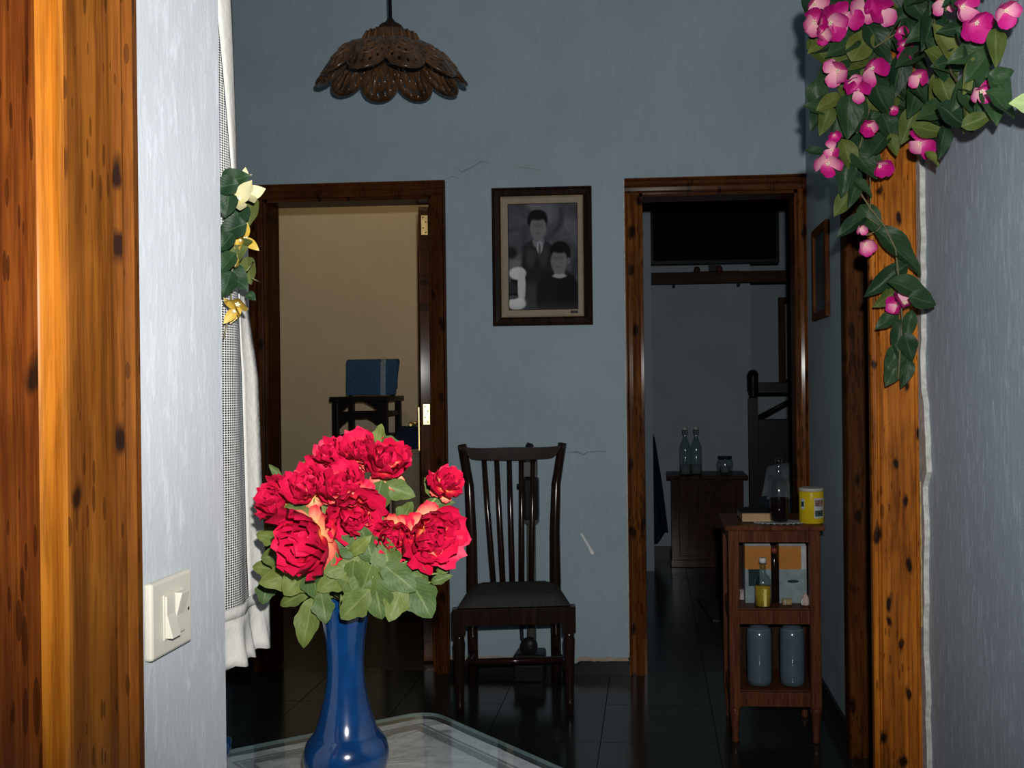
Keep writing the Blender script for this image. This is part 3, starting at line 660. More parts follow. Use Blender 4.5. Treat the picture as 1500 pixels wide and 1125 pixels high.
def cloth_mat():
    m, nt, b, N, L = newmat('white_table_linen')
    v = coords(nt, (1, 1, 1)); n = noise(nt, v, 420, 2); n2 = noise(nt, v, 9, 3, .5, 1.5)
    c = ramp(nt, n, [(.3, (.33, .35, .365)), (.7, (.47, .49, .505))]); L.new(c, b.inputs['Base Color']); b.inputs['Roughness'].default_value = .9
    bump(nt, b, n2, .5, .02); return m
CL = cloth_mat(); LACE = plain('woven_lace_band', (.17, .19, .20), .9, var=.6, scale=520)
# cloth: slightly creased sheet, with a darker open-work band near its edge
cm = MB()
def clf(u, v):
    a, b = .006+(TW-.012)*u, .006+(TL-.012)*v; p = tp(a, b, TZ-.0078); rr = .032
    ca, cb = (rr if a < rr else (TW-rr if a > TW-rr else a)), (rr if b < rr else (TL-rr if b > TL-rr else b)); dd_ = math.hypot(a-ca, b-cb)
    if dd_ > rr-.006 and ca != a and cb != b: k_ = (rr-.006)/dd_; p = tp(ca+(a-ca)*k_, cb+(b-cb)*k_, TZ-.0078)
    d = abs((a*.55+b*.9) % .11-.055); p.z += .0011*max(0, 1-d/.012)*(.5+.5*sin(a*31+b*7)); return p
cm.grid(clf, 40, 80); cm.uv = None
cl = obj('tablecloth', cm, CL, tb)
lb = MB()
def band(i0, i1):
    r0, r1 = roundrect(TW, TL, .05, 0), None
    o_ = [(i0, i0), (TW-i0, i0), (TW-i0, TL-i0), (i0, TL-i0)]; i_ = [(i1, i1), (TW-i1, i1), (TW-i1, TL-i1), (i1, TL-i1)]
    z = TZ-.0062; lb.add([tp(x, y, z) for x, y in o_]+[tp(x, y, z) for x, y in i_], [(k, (k+1) % 4, 4+(k+1) % 4, 4+k) for k in range(4)])
band(.030, .034); band(.037, .050); obj('lace_band', lb, LACE, cl)
obj('glass_top', slab(roundrect(TW, TL, .035), TZ-.005, TZ), GL, tb)
ge = MB(); pts = roundrect(TW, TL, .035); n = len(pts); pi_ = roundrect(TW, TL, .035, .0008)
ge.add([tp(x, y, TZ-.005) for x, y in pts]+[tp(x, y, TZ+.0003) for x, y in pts]+[tp(x, y, TZ+.0003) for x, y in pi_], [(i, (i+1) % n, n+(i+1) % n, n+i) for i in range(n)]+[(n+i, n+(i+1) % n, 2*n+(i+1) % n, 2*n+i) for i in range(n)])
obj('glass_edge', ge, GEDGE, tb)
for a, b in ((.03, .03), (TW-.03, .03), (.03, TL-.03), (TW-.03, TL-.03)):
    obj('leg', MB().tube([tp(a, b, 0), tp(a, b, TZ-.032)], [.014, .02], 8), DARKW, tb)

# ---- blue vase
VP = P(508, 1143, 'z', TZ); VX, VY = VP.x, VP.y
BLUEG = plain('cobalt_blue_glaze', (.002, .024, .088), .14, var=.25, scale=40, spec=.7, coat=.8)
sc = 1/S(VY)
prof = [(.034, 0), (.042, .004), (.050, .020), (.0515, .034), (.048, .047), (.041, .056), (.0395, .0575), (.0375, .060), (.032, .078), (.0262, .10), (.0225, .125), (.0218, .145), (.0235, .170), (.0268, .192), (.0305, .208), (.032, .213), (.0315, .216), (.0295, .214), (.025, .19), (.019, .15), (.019, .12)]
vs_ = thing('flower_vase', 'tall cobalt blue glazed vase with bulbous foot on the glass-topped table', 'vase', (VX, VY, TZ))
obj('vase_body', MB().lathe((VX, VY, TZ+.0006), prof, 48), BLUEG, vs_)
# ---- little blue ceramic cup at the table's edge
cp = P(332, 1122, 'z', TZ); cp.x -= .004
CP = thing('blue_cup', 'small blue glazed cup at the table edge beside the pale wall end', 'cup', (cp.x-.018, cp.y+.012, TZ))
cx, cy = CP.location.x, CP.location.y
obj('cup_body', MB().lathe((cx, cy, TZ+.0006), [(.012, 0), (.017, .003), (.021, .014), (.022, .026), (.020, .026), (.018, .012), (.0, .006)], 24), BLUEG, CP)
obj('handle', MB().tube([(cx-.015+.0, cy+.014, TZ+.022), (cx-.022, cy+.02, TZ+.018), (cx-.02, cy+.019, TZ+.009), (cx-.013, cy+.013, TZ+.007)], .0025, 6), BLUEG, CP)

# ================================================================ FLOWERS
def leafmesh(name, mat, wid=.30, curl=.18, fold=.16, lobes=0, pw=.85, nu=6, nv=9):
    a = MB()
    def f(u, v):
        t = v; wv = wid*max(.02, sin(pi*min(1, t**pw)))**.8
        if lobes: wv *= 1+lobes*sin(t*pi*5)
        x = (u*2-1)*wv
        return Vector((x, t, fold*abs(x)*1.2 - curl*(t-.35)**2 + .035*sin(t*9+x*6)))
    a.grid(f, nu, nv); me = a.mesh(name, recalc=False); me.materials.append(mat); return me
def petalmesh(name, mat, wid=.55, cup=.35, ruf=.06, seed=0, nu=7, nv=6):
    a = MB()
    def f(u, v):
        q = u*2-1; t = v; wv = wid*(.25+.75*sin(pi*.5*min(1, t*1.25)))*(1 if t < .75 else 1-((t-.75)/.25)**2*.25)
        x = q*wv; y = t*(1-.16*q*q)+ruf*.6*sin(q*7+seed)*t*t
        return Vector((x, y, cup*(t*t*.9+q*q*.35*t)+ruf*sin(q*9+seed*2)*t*t))
    a.grid(f, nu, nv); me = a.mesh(name, recalc=False); me.materials.append(mat); return me
def orient(c, tipdir, normal, size, centre=.5, sx=1.0):
    y = tipdir.normalized(); z = (normal-y*normal.dot(y)).normalized(); x = y.cross(z)
    m = Matrix((x*size*sx, y*size, z*size)).transposed().to_4x4(); m.translation = Vector(c)-y*size*centre; return m
def screen(deg, depth=0.0): a = R(deg); return (CR*cos(a)+CU*sin(a)-FWD*depth).normalized()
def facing(rx=.35): return (-FWD+CR*rnd.uniform(-rx, rx)+CU*rnd.uniform(-rx, rx)+CU*.25).normalized()

# ---- bouquet of red peonies, each stem its own thing
RED = petalmat('red_peony_silk', [(.0, (.75, .32, .02)), (.14, (.80, .22, .09)), (.30, (.56, .02, .04)), (.55, (.40, .002, .026)), (1.0, (.48, .004, .042))])
PEACH = petalmat('peach_peony_silk', [(.0, (.80, .42, .03)), (.35, (.82, .34, .14)), (.62, (.80, .20, .12)), (.95, (.62, .01, .04))])
GREENL = leafmat('grey_green_silk_leaf', (.036, .068, .020), (.095, .120, .026), (.115, .15, .055), back=(.10, .13, .05))
STEMG = plain('green_plastic_stem', (.13, .17, .05), .5)
pm_ = [petalmesh('petal', RED, .62, .38, .11, s) for s in range(3)]; pq_ = [petalmesh('petal', PEACH, .42, .25, .06, s+3) for s in range(2)]
lm_ = [leafmesh('leaf', GREENL, .33, .25, .2, .10), leafmesh('leaf', GREENL, .36, .1, .1, .14), leafmesh('leaf', GREENL, .22, .5, .25, .10)]
blooms = [ # u, v, radius px, dy depth, aim degrees, label, group
 (483, 668, 27, .02, 110, 'small red artificial peony with pale yellow underside at the bouquet crown', None),
 (529, 662, 33, .01, 100, 'red artificial peony with peach inner petals under the upright green leaf', None),
 (566, 675, 38, .0, 60, 'broad red artificial peony at the crown with a yellow petal below it', None),
 (655, 708, 27, .01, 50, 'red artificial peony standing apart on a thin stem toward the slat-back chair', None),
 (405, 732, 34, -.01, 160, 'red artificial peony with orange underside beside the lace curtain', None),
 (452, 714, 34, -.02, 120, 'red artificial peony squeezed between the curtain-side bloom and the bouquet centre', None),
 (500, 716, 40, -.03, 90, 'ruffled red artificial peony right below the three crown blooms', None),
 (518, 752, 40, -.045, 300, 'red artificial peony at the bouquet centre above the vase neck', None),
 (448, 792, 52, -.06, 215, 'largest red artificial peony, wide open and low over the vase rim', None),
 (575, 784, 34, -.04, 280, 'smaller red artificial peony of the low pair facing the chair', None),
 (631, 784, 44, -.03, 330, 'larger red artificial peony of the low pair with orange petals beneath', None)]
VT = Vector((VX, VY, TZ+.21)); PEO = []
for i, (u, v, rp, dy, aim, lab, grp) in enumerate(blooms):
    c = P(u, v, 'y', VY+dy); Rm = rp*1.14/S(VY+dy)
    foot = Vector((VX+.010*cos(i*2.4), VY+.010*sin(i*2.4), TZ+.13))
    t = thing('artificial_peony', lab, 'flower', foot, group=grp); PEO.append((t, u, v))
    out = (screen(aim)*.75 + (-FWD)*.9 + ZUP*.25).normalized()      # bloom axis
    base = c - out*Rm*.55
    mid = VT.lerp(base, .45)+Vector((0, 0, .012)); inside = Vector((VX+.012*cos(i*2.4), VY+.012*sin(i*2.4), TZ+.205))
    pts = []; ctrl = [foot, inside, mid, base]
    for k in range(13):
        s = k/12; b_ = [(1-s)**3, 3*s*(1-s)**2, 3*s*s*(1-s), s**3]; pts.append(sum((ctrl[j]*b_[j] for j in range(4)), Vector()))
    # keep the stem inside the neck until the rim
    pts = [foot, foot.lerp(inside, .5)] + [inside.lerp(mid, .5) + (mid-inside)*0] + [((1-s)**2)*inside+2*s*(1-s)*mid+s*s*base for s in (.5, .7, .85, 1)]
    obj('stem', MB().tube(pts, .0022, 6), STEMG, t)
    side = out.orthogonal().normalized(); oth = out.cross(side)
    def ringp(n, rad, tilt0, size, meshes, up, phase):
        for k in range(n):
            tilt = tilt0+R(rnd.uniform(-13, 13)); a = 2*pi*k/n+phase+rnd.uniform(-.3, .3); rdir = side*cos(a)+oth*sin(a)
            tip = (rdir*cos(tilt)+out*sin(tilt)).normalized(); nrm = (out*cos(tilt)-rdir*sin(tilt)).normalized()
            sz = size*rnd.uniform(.78, 1.2)
            inst('petal', rnd.choice(meshes), t, orient(base+out*up*Rm+rdir*rad*Rm, tip, nrm, sz*Rm, 0))
    ringp(6, .05, R(-18+rnd.uniform(-6, 6)), .85, pq_, .18, rnd.random()*6)
    ringp(7, .05, R(18), 1.02, pm_, .20, rnd.random()*6)
    ringp(6, .05, R(40), .92, pm_, .25, rnd.random()*6)
    ringp(5, .04, R(60), .78, pm_, .30, rnd.random()*6)
    ringp(3, .02, R(72), .60, pm_, .36, rnd.random()*6)
    ringp(2 if i in (0, 3, 4) else 3, .22, R(48), .55, pq_, .46, rnd.random()*6)
    for k in range(3):
        a = 2*pi*k/3+.4; rdir = side*cos(a)+oth*sin(a); inst('sepal', lm_[0], t, orient(base+out*.1*Rm, (rdir*.9-out*.25), out, Rm*.62, 0))
leaves = [ # u, v, length px, tip angle, mesh, dy
 (410, 846, 62, 195, 0, -.02), (434, 850, 58, 230, 1, -.03), (405, 815, 50, 185, 1, .01), (459, 852, 58, 290, 0, -.04), (503, 829, 60, 200, 1, -.05),
 (533, 858, 66, 250, 1, -.06), (520, 886, 62, 225, 1, -.07), (553, 877, 66, 280, 0, -.06), (585, 846, 64, 320, 1, -.05), (580, 884, 56, 250, 1, -.055),
 (616, 876, 68, 300, 1, -.04), (450, 912, 78, 258, 2, -.04), (474, 890, 48, 280, 1, -.05), (431, 876, 60, 205, 2, -.02), (553, 732, 60, 260, 1, -.02),
 (584, 718, 52, 340, 0, .0), (556, 638, 36, 80, 1, .02), (572, 646, 32, 350, 2, .01), (538, 797, 58, 110, 1, -.045), (566, 815, 60, 100, 0, -.05), (460, 752, 46, 190, 2, -.04),
 (434, 748, 40, 160, 0, -.02), (393, 786, 40, 170, 1, .02), (390, 832, 44, 175, 1, .03), (389, 866, 40, 260, 1, .03), (594, 752, 40, 60, 1, .01),
 (652, 822, 42, 60, 1, .0), (616, 842, 52, 290, 2, -.035), (640, 738, 50, 10, 2, .02), (632, 716, 40, 120, 2, .03), (505, 800, 46, 150, 1, -.05), (527, 800, 44, 40, 2, -.055), (487, 850, 56, 215, 1, -.05), (545, 835, 60, 300, 0, -.045), (516, 850, 60, 265, 1, -.055), (598, 815, 44, 20, 2, -.02),
 (403, 690, 26, 130, 2, .03), (442, 686, 22, 80, 2, .03), (646, 848, 34, 20, 2, 0), (472, 868, 46, 250, 2, -.045)]
for u, v, Lp, ang, k, dy in leaves:
    t = min(PEO, key=lambda q: (q[1]-u)**2+(q[2]-v)**2)[0]
    c = P(u, v, 'y', VY+dy); d = screen(ang, rnd.uniform(-.1, .35))
    lf = inst('leaf', lm_[k], t, orient(c, d, facing(.4), Lp/S(VY+dy), .5, rnd.uniform(.9, 1.15)))
    bp = c-d*Lp/S(VY+dy)*.5; q = Vector((VX, VY, TZ+.222))+(bp-VT)*.15; q.z = TZ+.222
    if Lp > 30:
        mid = bp.lerp(q, .5)+Vector((0, 0, .010)); obj('leaf_stalk', MB().tube([bp, mid, q], .0012, 5), STEMG, t)

# ---- bougainvillea garland at the wide casing
BDARK = leafmat('dark_silk_leaf', (.012, .034, .018), (.026, .060, .022), (.05, .09, .04), .35, back=(.11, .125, .045))
BOLIVE = leafmat('olive_silk_leaf', (.055, .085, .018), (.11, .13, .030), (.12, .16, .05), .45, back=(.12, .13, .05))
MAG = petalmat('magenta_bract', [(.0, (.62, .22, .36)), (.3, (.50, .03, .22)), (.6, (.42, .004, .15)), (1.0, (.46, .008, .20))])
PINK = petalmat('pink_bract', [(.0, (.72, .42, .44)), (.5, (.68, .28, .40)), (.8, (.6, .10, .30)), (1.0, (.5, .02, .22))])
CREAM = plain('cream_stamen', (.75, .68, .50), .6)
BDARK2 = leafmat('deep_green_silk_leaf', (.007, .022, .010), (.014, .036, .014), (.03, .06, .025), .4, back=(.06, .075, .028)); BOLIVE2 = leafmat('deep_olive_silk_leaf', (.04, .055, .012), (.065, .08, .02), (.08, .10, .035), .5, back=(.07, .08, .03))
bl_ = [leafmesh('leaf', BDARK, .36, .2, .22, 0, .7), leafmesh('leaf', BDARK, .30, .35, .3, 0, .75)]; bo_ = [leafmesh('leaf', BOLIVE, .36, .15, .2, 0, .7), leafmesh('leaf', BOLIVE, .30, .3, .25, 0, .75)]
br_ = [petalmesh('bract', MAG, .50, .25, .03, s) for s in range(2)]; bp_ = [petalmesh('bract', PINK, .46, .3, .03, s) for s in range(2)]
def gy(u, d=0.): # how far out from the casing / wall the garland hangs at picture column u
    return min(2.43, (XNR-.05)*1450/max(60, u-955)) - d
GB = Vector((.60, 2.40, 1.30))
gar = thing('bougainvillea_garland', 'artificial magenta bougainvillea garland trailing down the pine casing', 'garland', GB)
def garland_leaf(u, v, Lp, ang, olive=False, d=.05, rx=.45):
    y = gy(u, d); c = P(u, v, 'y', y)
    inst('leaf', rnd.choice(bo_ if olive else bl_), gar, orient(c, screen(ang, rnd.uniform(-.2, .3)), facing(rx), Lp/S(y), .5, rnd.uniform(.72, .92)*(1 if Lp < 75 else .72)))
STAM = MB()
for k in range(5): a = 2*pi*k/5; STAM.tube([(0, 0, .0), (.05*cos(a), .05*sin(a), .30), (.12*cos(a), .12*sin(a), .36)], [.02, .025, .05], 5)
stm = STAM.mesh('blossom'); stm.materials.append(CREAM)
def blossom(u, v, rp, ang=270, d=.09, parent=None, meshes=None, yfun=gy, lit=.5, core=None):
    parent = parent or gar; y = yfun(u, d); c = P(u, v, 'y', y); Rm = rp/S(y)
    out = (screen(ang)*.55-FWD*.8+CR*rnd.uniform(-.25, .25)).normalized(); side = (screen(ang+90)-out*screen(ang+90).dot(out)).normalized(); oth = out.cross(side)
    core = core or stm
    mb_ = orient(c-out*Rm*.3, oth, out, Rm*.9, 0); b = inst('blossom', core, parent, mb_); ORG[b] = ORG[parent]
    bi = (Matrix.Translation(-ORG[parent]) @ mb_).inverted()
    n = rnd.choice((3, 4))
    for k in range(n):
        a = 2*pi*k/n+rnd.random()*.5; rd = side*cos(a)+oth*sin(a); tilt = R(rnd.uniform(5, 50))
        m = orient(c-out*Rm*.25, (rd*cos(tilt)+out*sin(tilt)), (out*cos(tilt)-rd*sin(tilt)), Rm*rnd.uniform(.95, 1.2), 0)
        pool = meshes or (bp_ if rnd.random() < lit else br_)
        o = bpy.data.objects.new('bract', rnd.choice(pool)); COL.objects.link(o); o.parent = b
        o.matrix_local = bi @ (Matrix.Translation(-ORG[parent]) @ m)
# fill leaves inside the mass
def inside(poly, x, y):
    r = False; j = len(poly)-1
    for i in range(len(poly)):
        (xi, yi), (xj, yj) = poly[i], poly[j]
        if (yi > y) != (yj > y) and x < (xj-xi)*(y-yi)/(yj-yi)+xi: r = not r
        j = i
    return r
massp = [(1185, -40), (1470, -40), (1466, 60), (1462, 150), (1430, 168), (1395, 190), (1370, 205), (1310, 205), (1285, 240), (1250, 262), (1225, 200), (1196, 170), (1192, 60)]
k = 0
while k < 78:
    u, v = rnd.uniform(1185, 1470), rnd.uniform(-40, 262)
    if inside(massp, u, v): garland_leaf(u, v, rnd.uniform(48, 72), rnd.uniform(190, 350), rnd.random() < .16, rnd.uniform(.02, .05)); k += 1
named = [(1363, 40, 70, 250, 0), (1385, 62, 66, 120, 1), (1382, 92, 66, 330, 1), (1419, 78, 62, 200, 0), (1235, 68, 60, 210, 0), (1262, 64, 60, 60, 1), (1286, 62, 66, 300, 0), (1315, 112, 70, 260, 0), (1292, 146, 66, 300, 0),
 (1339, 147, 56, 250, 0), (1371, 163, 60, 200, 0), (1401, 173, 70, 330, 0), (1406, 138, 52, 250, 0), (1424, 110, 56, 250, 1), (1459, 68, 62, 265, 1), (1467, 110, 40, 20, 0), (1466, 128, 58, 310, 0), (1468, 152, 62, 325, 0), (1432, 176, 46, 20, 1),
 (1331, 184, 56, 250, 1), (1362, 190, 52, 350, 1), (1381, 207, 52, 260, 0), (1303, 190, 52, 300, 0), (1287, 212, 50, 230, 0), (1309, 212, 34, 290, 1), (1243, 170, 66, 270, 0), (1209, 176, 48, 250, 1), (1196, 158, 40, 170, 0), (1194, 222, 30, 165, 0), (1243, 230, 56, 290, 1),
 (1267, 240, 56, 310, 0), (1238, 262, 52, 260, 0), (1366, 232, 30, 310, 1), (1235, 298, 44, 235, 1), (1250, 284, 44, 250, 0), (1276, 322, 56, 300, 0), (1248, 330, 56, 215, 0), (1264, 275, 40, 320, 0),
 (1316, 366, 104, 318, 0), (1298, 410, 76, 218, 0), (1318, 398, 44, 280, 0), (1300, 436, 48, 215, 1), (1336, 424, 72, 340, 0), (1352, 440, 44, 345, 0), (1299, 470, 40, 215, 0), (1331, 476, 44, 260, 0), (1318, 490, 50, 250, 0), (1310, 524, 46, 235, 0), (1331, 508, 44, 290, 0), (1326, 545, 46, 260, 0), (1308, 546, 44, 240, 0), (1317, 510, 40, 270, 0), (1215, 150, 46, 210, 1), (1198, 66, 40, 220, 1)]
for u, v, Lp, ang, ol in named: garland_leaf(u, v, Lp, ang, bool(ol), .075 if v < 290 else .03, .3)
for u, v, rp in [(1217, 34, 30), (1193, 32, 26), (1238, 24, 26), (1193, 6, 24), (1268, 14, 26), (1289, 16, 28), (1382, 2, 24), (1411, 10, 28), (1431, 34, 28), (1474, 16, 26), (1278, 100, 26), (1227, 104, 24), (1257, 132, 18), (1347, 112, 22), (1438, 134, 24), (1273, 184, 19), (1222, 198, 12), (1219, 220, 16), (1213, 240, 26), (1347, 210, 25), (1289, 244, 22), (1318, 46, 14), (1323, 66, 14), (1307, 160, 12), (1325, 84, 12), (1246, 120, 16), (1205, 50, 18)]:
    blossom(u, v, rp, rnd.choice((250, 270, 290, 230)), .105, lit=.42)
blossom(1268, 358, 19, 270, .05, lit=.9); blossom(1262, 334, 12, 280, .05); blossom(1325, 443, 26, 90, .06, lit=.5); blossom(1312, 448, 16, 200, .06); blossom(1343, 440, 16, 20, .06)
def stemline(pl, r=.0018, d=.04, parent=None, yf=gy, mat=None):
    obj('stem', MB().tube([P(u, v, 'y', yf(u, d)) for u, v in pl], r, 6), mat or STEMB, parent or gar)
STEMB = plain('olive_brown_stem', (.13, .12, .06), .6)
stemline([(1300, -60), (1296, 40), (1285, 120), (1268, 180), (1256, 230), (1252, 270), (1275, 305), (1295, 330), (1312, 365), (1318, 420), (1322, 470), (1318, 520), (1316, 555)], .0022)
stemline([(1256, 190), (1253, 215), (1235, 214), (1222, 205)]); stemline([(1274, 215), (1275, 300), (1270, 318), (1290, 332)], .0016); stemline([(1360, -60), (1370, 40), (1395, 110), (1430, 150), (1455, 130)], .002, .05)
stemline([(1295, 60), (1320, 30), (1312, 50), (1280, 70)], .002, .09); stemline([(1362, 60), (1350, 74), (1340, 80)], .0016, .1); stemline([(1268, 345), (1285, 338), (1293, 328)], .0014)
# nail that carries the garland, above the picture edge
pn = P(1310, -62, 'y', 2.45); obj('hook', MB().tube([(pn.x, 2.50, pn.z), (pn.x, 2.40, pn.z), (pn.x, 2.39, pn.z+.01)], .003, 6), STEEL, gar)

# pale green leaf of a second hanging on the near right wall, mostly outside the picture
lt = P(1497, 150, 'y', 1.55); pw = Vector((XNR-.004, 1.50, lt.z+.02))
PALE = leafmat('pale_green_leaf', (.30, .42, .18), (.34, .46, .20), (.42, .52, .28), .5)
ps = thing('wall_plant_sprig', 'pale green leaf sprig sticking out from the near right wall', 'plant', pw)
obj('stem', MB().tube([pw, pw.lerp(lt, .5)+Vector((0, 0, .02)), lt+Vector((.045, 0, .0))], .002, 6), STEMG, ps)
inst('leaf', leafmesh('leaf', PALE, .32, .2, .12, 0, .75), ps, orient(lt+Vector((.018, 0, -.004)), screen(175, .1), facing(.1), .075, .5))
obj('nail', MB().tube([(XNR-.0005, pw.y, pw.z+.002), (XNR-.018, pw.y, pw.z+.006)], .0025, 6), STEEL, ps)

# ---- lace curtain beside the wall end
CXX = -.535
def c_y1(z): # far edge of the curtain, read from the photo edge
    zs = [(1.72, 338), (1.5, 352), (1.25, 375), (1.0, 380), (.90, 383), (.85, 386)]
    for (za, ua), (zb, ub) in zip(zs, zs[1:]):
        if z >= zb: k = (z-zb)/(za-zb); u = ub+(ua-ub)*min(1.35, k); break
    else: u = 392
    return P(u, 560, 'x', CXX).y
def lace_mat(name, sx, sz, hole, col):
    m, nt, b, N, L = newmat(name); out = N['Material Output']
    v = coords(nt, (0, sx, sz)); vo = nd(nt, 'ShaderNodeTexVoronoi', i_Scale=1., i_Randomness=.12, distance='CHEBYCHEV'); vo.voronoi_dimensions = '3D'
    t = nd(nt, 'ShaderNodeTexCoord'); sp_ = nd(nt, 'ShaderNodeSeparateXYZ'); L.new(t.outputs['Object'], sp_.inputs[0])
    a = nd(nt, 'ShaderNodeMath', operation='MULTIPLY', i_1=sx); L.new(sp_.outputs[1], a.inputs[0]); c = nd(nt, 'ShaderNodeMath', operation='MULTIPLY', i_1=sz); L.new(sp_.outputs[2], c.inputs[0])
    s1 = nd(nt, 'ShaderNodeMath', operation='ADD'); s2 = nd(nt, 'ShaderNodeMath', operation='SUBTRACT')
    for s in (s1, s2): L.new(a.outputs[0], s.inputs[0]); L.new(c.outputs[0], s.inputs[1])
    q1 = nd(nt, 'ShaderNodeMath', operation='SINE'); q2 = nd(nt, 'ShaderNodeMath', operation='SINE'); L.new(s1.outputs[0], q1.inputs[0]); L.new(s2.outputs[0], q2.inputs[0])
    pr = nd(nt, 'ShaderNodeMath', operation='MULTIPLY'); L.new(q1.outputs[0], pr.inputs[0]); L.new(q2.outputs[0], pr.inputs[1])
    gt = nd(nt, 'ShaderNodeMath', operation='GREATER_THAN', i_1=hole); L.new(pr.outputs[0], gt.inputs[0])
    N.remove(vo); tr = nd(nt, 'ShaderNodeBsdfTransparent'); mx = nd(nt, 'ShaderNodeMixShader')
    b.inputs['Base Color'].default_value = (*col, 1); b.inputs['Roughness'].default_value = .95; b.inputs['Specular IOR Level'].default_value = .1
    L.new(gt.outputs[0], mx.inputs[0]); L.new(b.outputs[0], mx.inputs[1]); L.new(tr.outputs[0], mx.inputs[2]); L.new(mx.outputs[0], out.inputs[0]); return m
NET = lace_mat('white_net_lace', 2*pi/.0085, 2*pi/.0062, .02, (.56, .55, .52)); COT = plain('white_cotton_tape', (.50, .49, .455), .9, var=.06, scale=90, bmp=.3)
ctn = thing('lace_curtain', 'white net lace curtain with ruffled hem hanging beside the pale wall end', 'curtain', (CXX, 1.28, .82))
Y0C = YNE+.004; ZB, ZT = .942, 2.32
def cx_(y, z): return CXX+.006*sin((y-Y0C)*60+z*1.5)
def net(u, v):
    z = ZB+(ZT-ZB)*v; y1 = c_y1(z)-.036; y = Y0C+(y1-Y0C)*u; return Vector((cx_(y, z), y, z))
a = MB(); a.grid(net, 14, 50); a.uv = None; obj('net_panel', a, NET, ctn)
def tape(u, v):
    z = ZB+(ZT-ZB)*v; y1 = c_y1(z); y = y1-.037+.037*u; return Vector((cx_(y, z)+.002, y, z))
a = MB(); a.grid(tape, 4, 50); a.uv = None; obj('edge_tape', a, COT, ctn, solid=.0012)
def hemf(u, v):
    z = ZB-.004+.014*v; y1 = c_y1(ZB)+.002; y = Y0C+(y1-Y0C)*u; return Vector((cx_(y, z)+.003, y, z))
a = MB(); a.grid(hemf, 14, 2); a.uv = None; obj('hem_band', a, COT, ctn, solid=.002)
def ruf(u, v):
    z = ZB-.004-.058*v-.004*abs(sin(u*30))*v; y1 = c_y1(ZB)+.002+.008*v; y = Y0C+(y1-Y0C)*u; return Vector((cx_(y, z)+.004+.007*sin(u*30)*v+.003*v, y, z))
a = MB(); a.grid(ruf, 48, 6); a.uv = None; obj('ruffle', a, COT, ctn, solid=.001)
obj('curtain_rod', MB().tube([(CXX, YNE-.002, ZT), (CXX, YNE+.30, ZT)], .006, 10).lathe((CXX, YNE+.30, ZT), [(0, -.01), (.01, -.006), (.01, .006), (0, .01)], 10), BRASS, ctn)

# ---- yellow lily spray pinned on the curtain
YELM = petalmat('yellow_silk_petal', [(0, (.25, .15, .02)), (.4, (.38, .25, .03)), (.8, (.42, .30, .06)), (1, (.46, .38, .16))])
CRM = petalmat('cream_silk_petal', [(0, (.34, .29, .10)), (.5, (.46, .43, .25)), (1, (.44, .41, .23))])
def ptm(name, mat, wid=.26):
    a = MB()
    def f(u, v):
        q = u*2-1; wv = wid*max(.03, sin(pi*min(1, (v*.92+.08)**.8)))**.9; return Vector((q*wv, v, .30*v*v+.25*q*q*wv-.25*max(0, v-.7)))
    a.grid(f, 4, 7); me = a.mesh(name, recalc=False); me.materials.append(mat); return me
yl_ = [ptm('bract', YELM), ptm('bract', YELM, .34)]; cm_ = [ptm('bract', CRM, .36), ptm('bract', CRM, .30)]
def yy(u, d=0.): return P(u, 400, 'x', -.522+d).y
SL = Vector((-.51, 1.25, 1.30)); spr = thing('yellow_flower_spray', 'cream and yellow artificial flowers with dark leaves pinned to the lace curtain', 'garland', SL)
sl_ = [leafmesh('leaf', BDARK2, .36, .2, .22, 0, .7), leafmesh('leaf', BOLIVE2, .32, .15, .2, 0, .7)]
def leaf2(u, v, Lp, ang, ol, d=.008):
    y = yy(u, d); c = P(u, v, 'y', y); inst('leaf', sl_[ol], spr, orient(c, screen(ang, .1), facing(.3), Lp/S(y), .5, 1.1))
for u, v, Lp, ang, ol in [(345, 263, 46, 15, 0), (330, 272, 40, 190, 0), (346, 318, 52, 250, 0), (340, 335, 46, 200, 0), (366, 308, 46, 270, 1), (350, 360, 44, 20, 1), (345, 372, 44, 30, 1), (332, 385, 40, 230, 0), (345, 408, 50, 320, 0), (332, 416, 42, 250, 0), (364, 396, 44, 280, 1), (368, 434, 18, 320, 0), (330, 355, 36, 230, 0), (333, 300, 40, 260, 0)]: leaf2(u, v, Lp, ang, ol)
blossom(350, 290, 34, 60, .016, spr, cm_, yy); blossom(362, 284, 26, 10, .014, spr, cm_, yy); blossom(358, 262, 18, 80, .014, spr, cm_, yy)
blossom(360, 350, 28, 340, .014, spr, yl_, yy); blossom(352, 352, 18, 200, .014, spr, yl_, yy); blossom(345, 388, 16, 100, .014, spr, yl_, yy); blossom(348, 446, 32, 270, .014, spr, yl_, yy); blossom(343, 456, 24, 250, .014, spr, yl_, yy)
stemline([(345, 250), (342, 320), (340, 400), (338, 450), (331, 480), (328, 495)], .001, .004, spr, yy); stemline([(362, 396), (371, 384)], .001, .02, spr, yy); stemline([(370, 408), (382, 414)], .0008, .02, spr, yy)

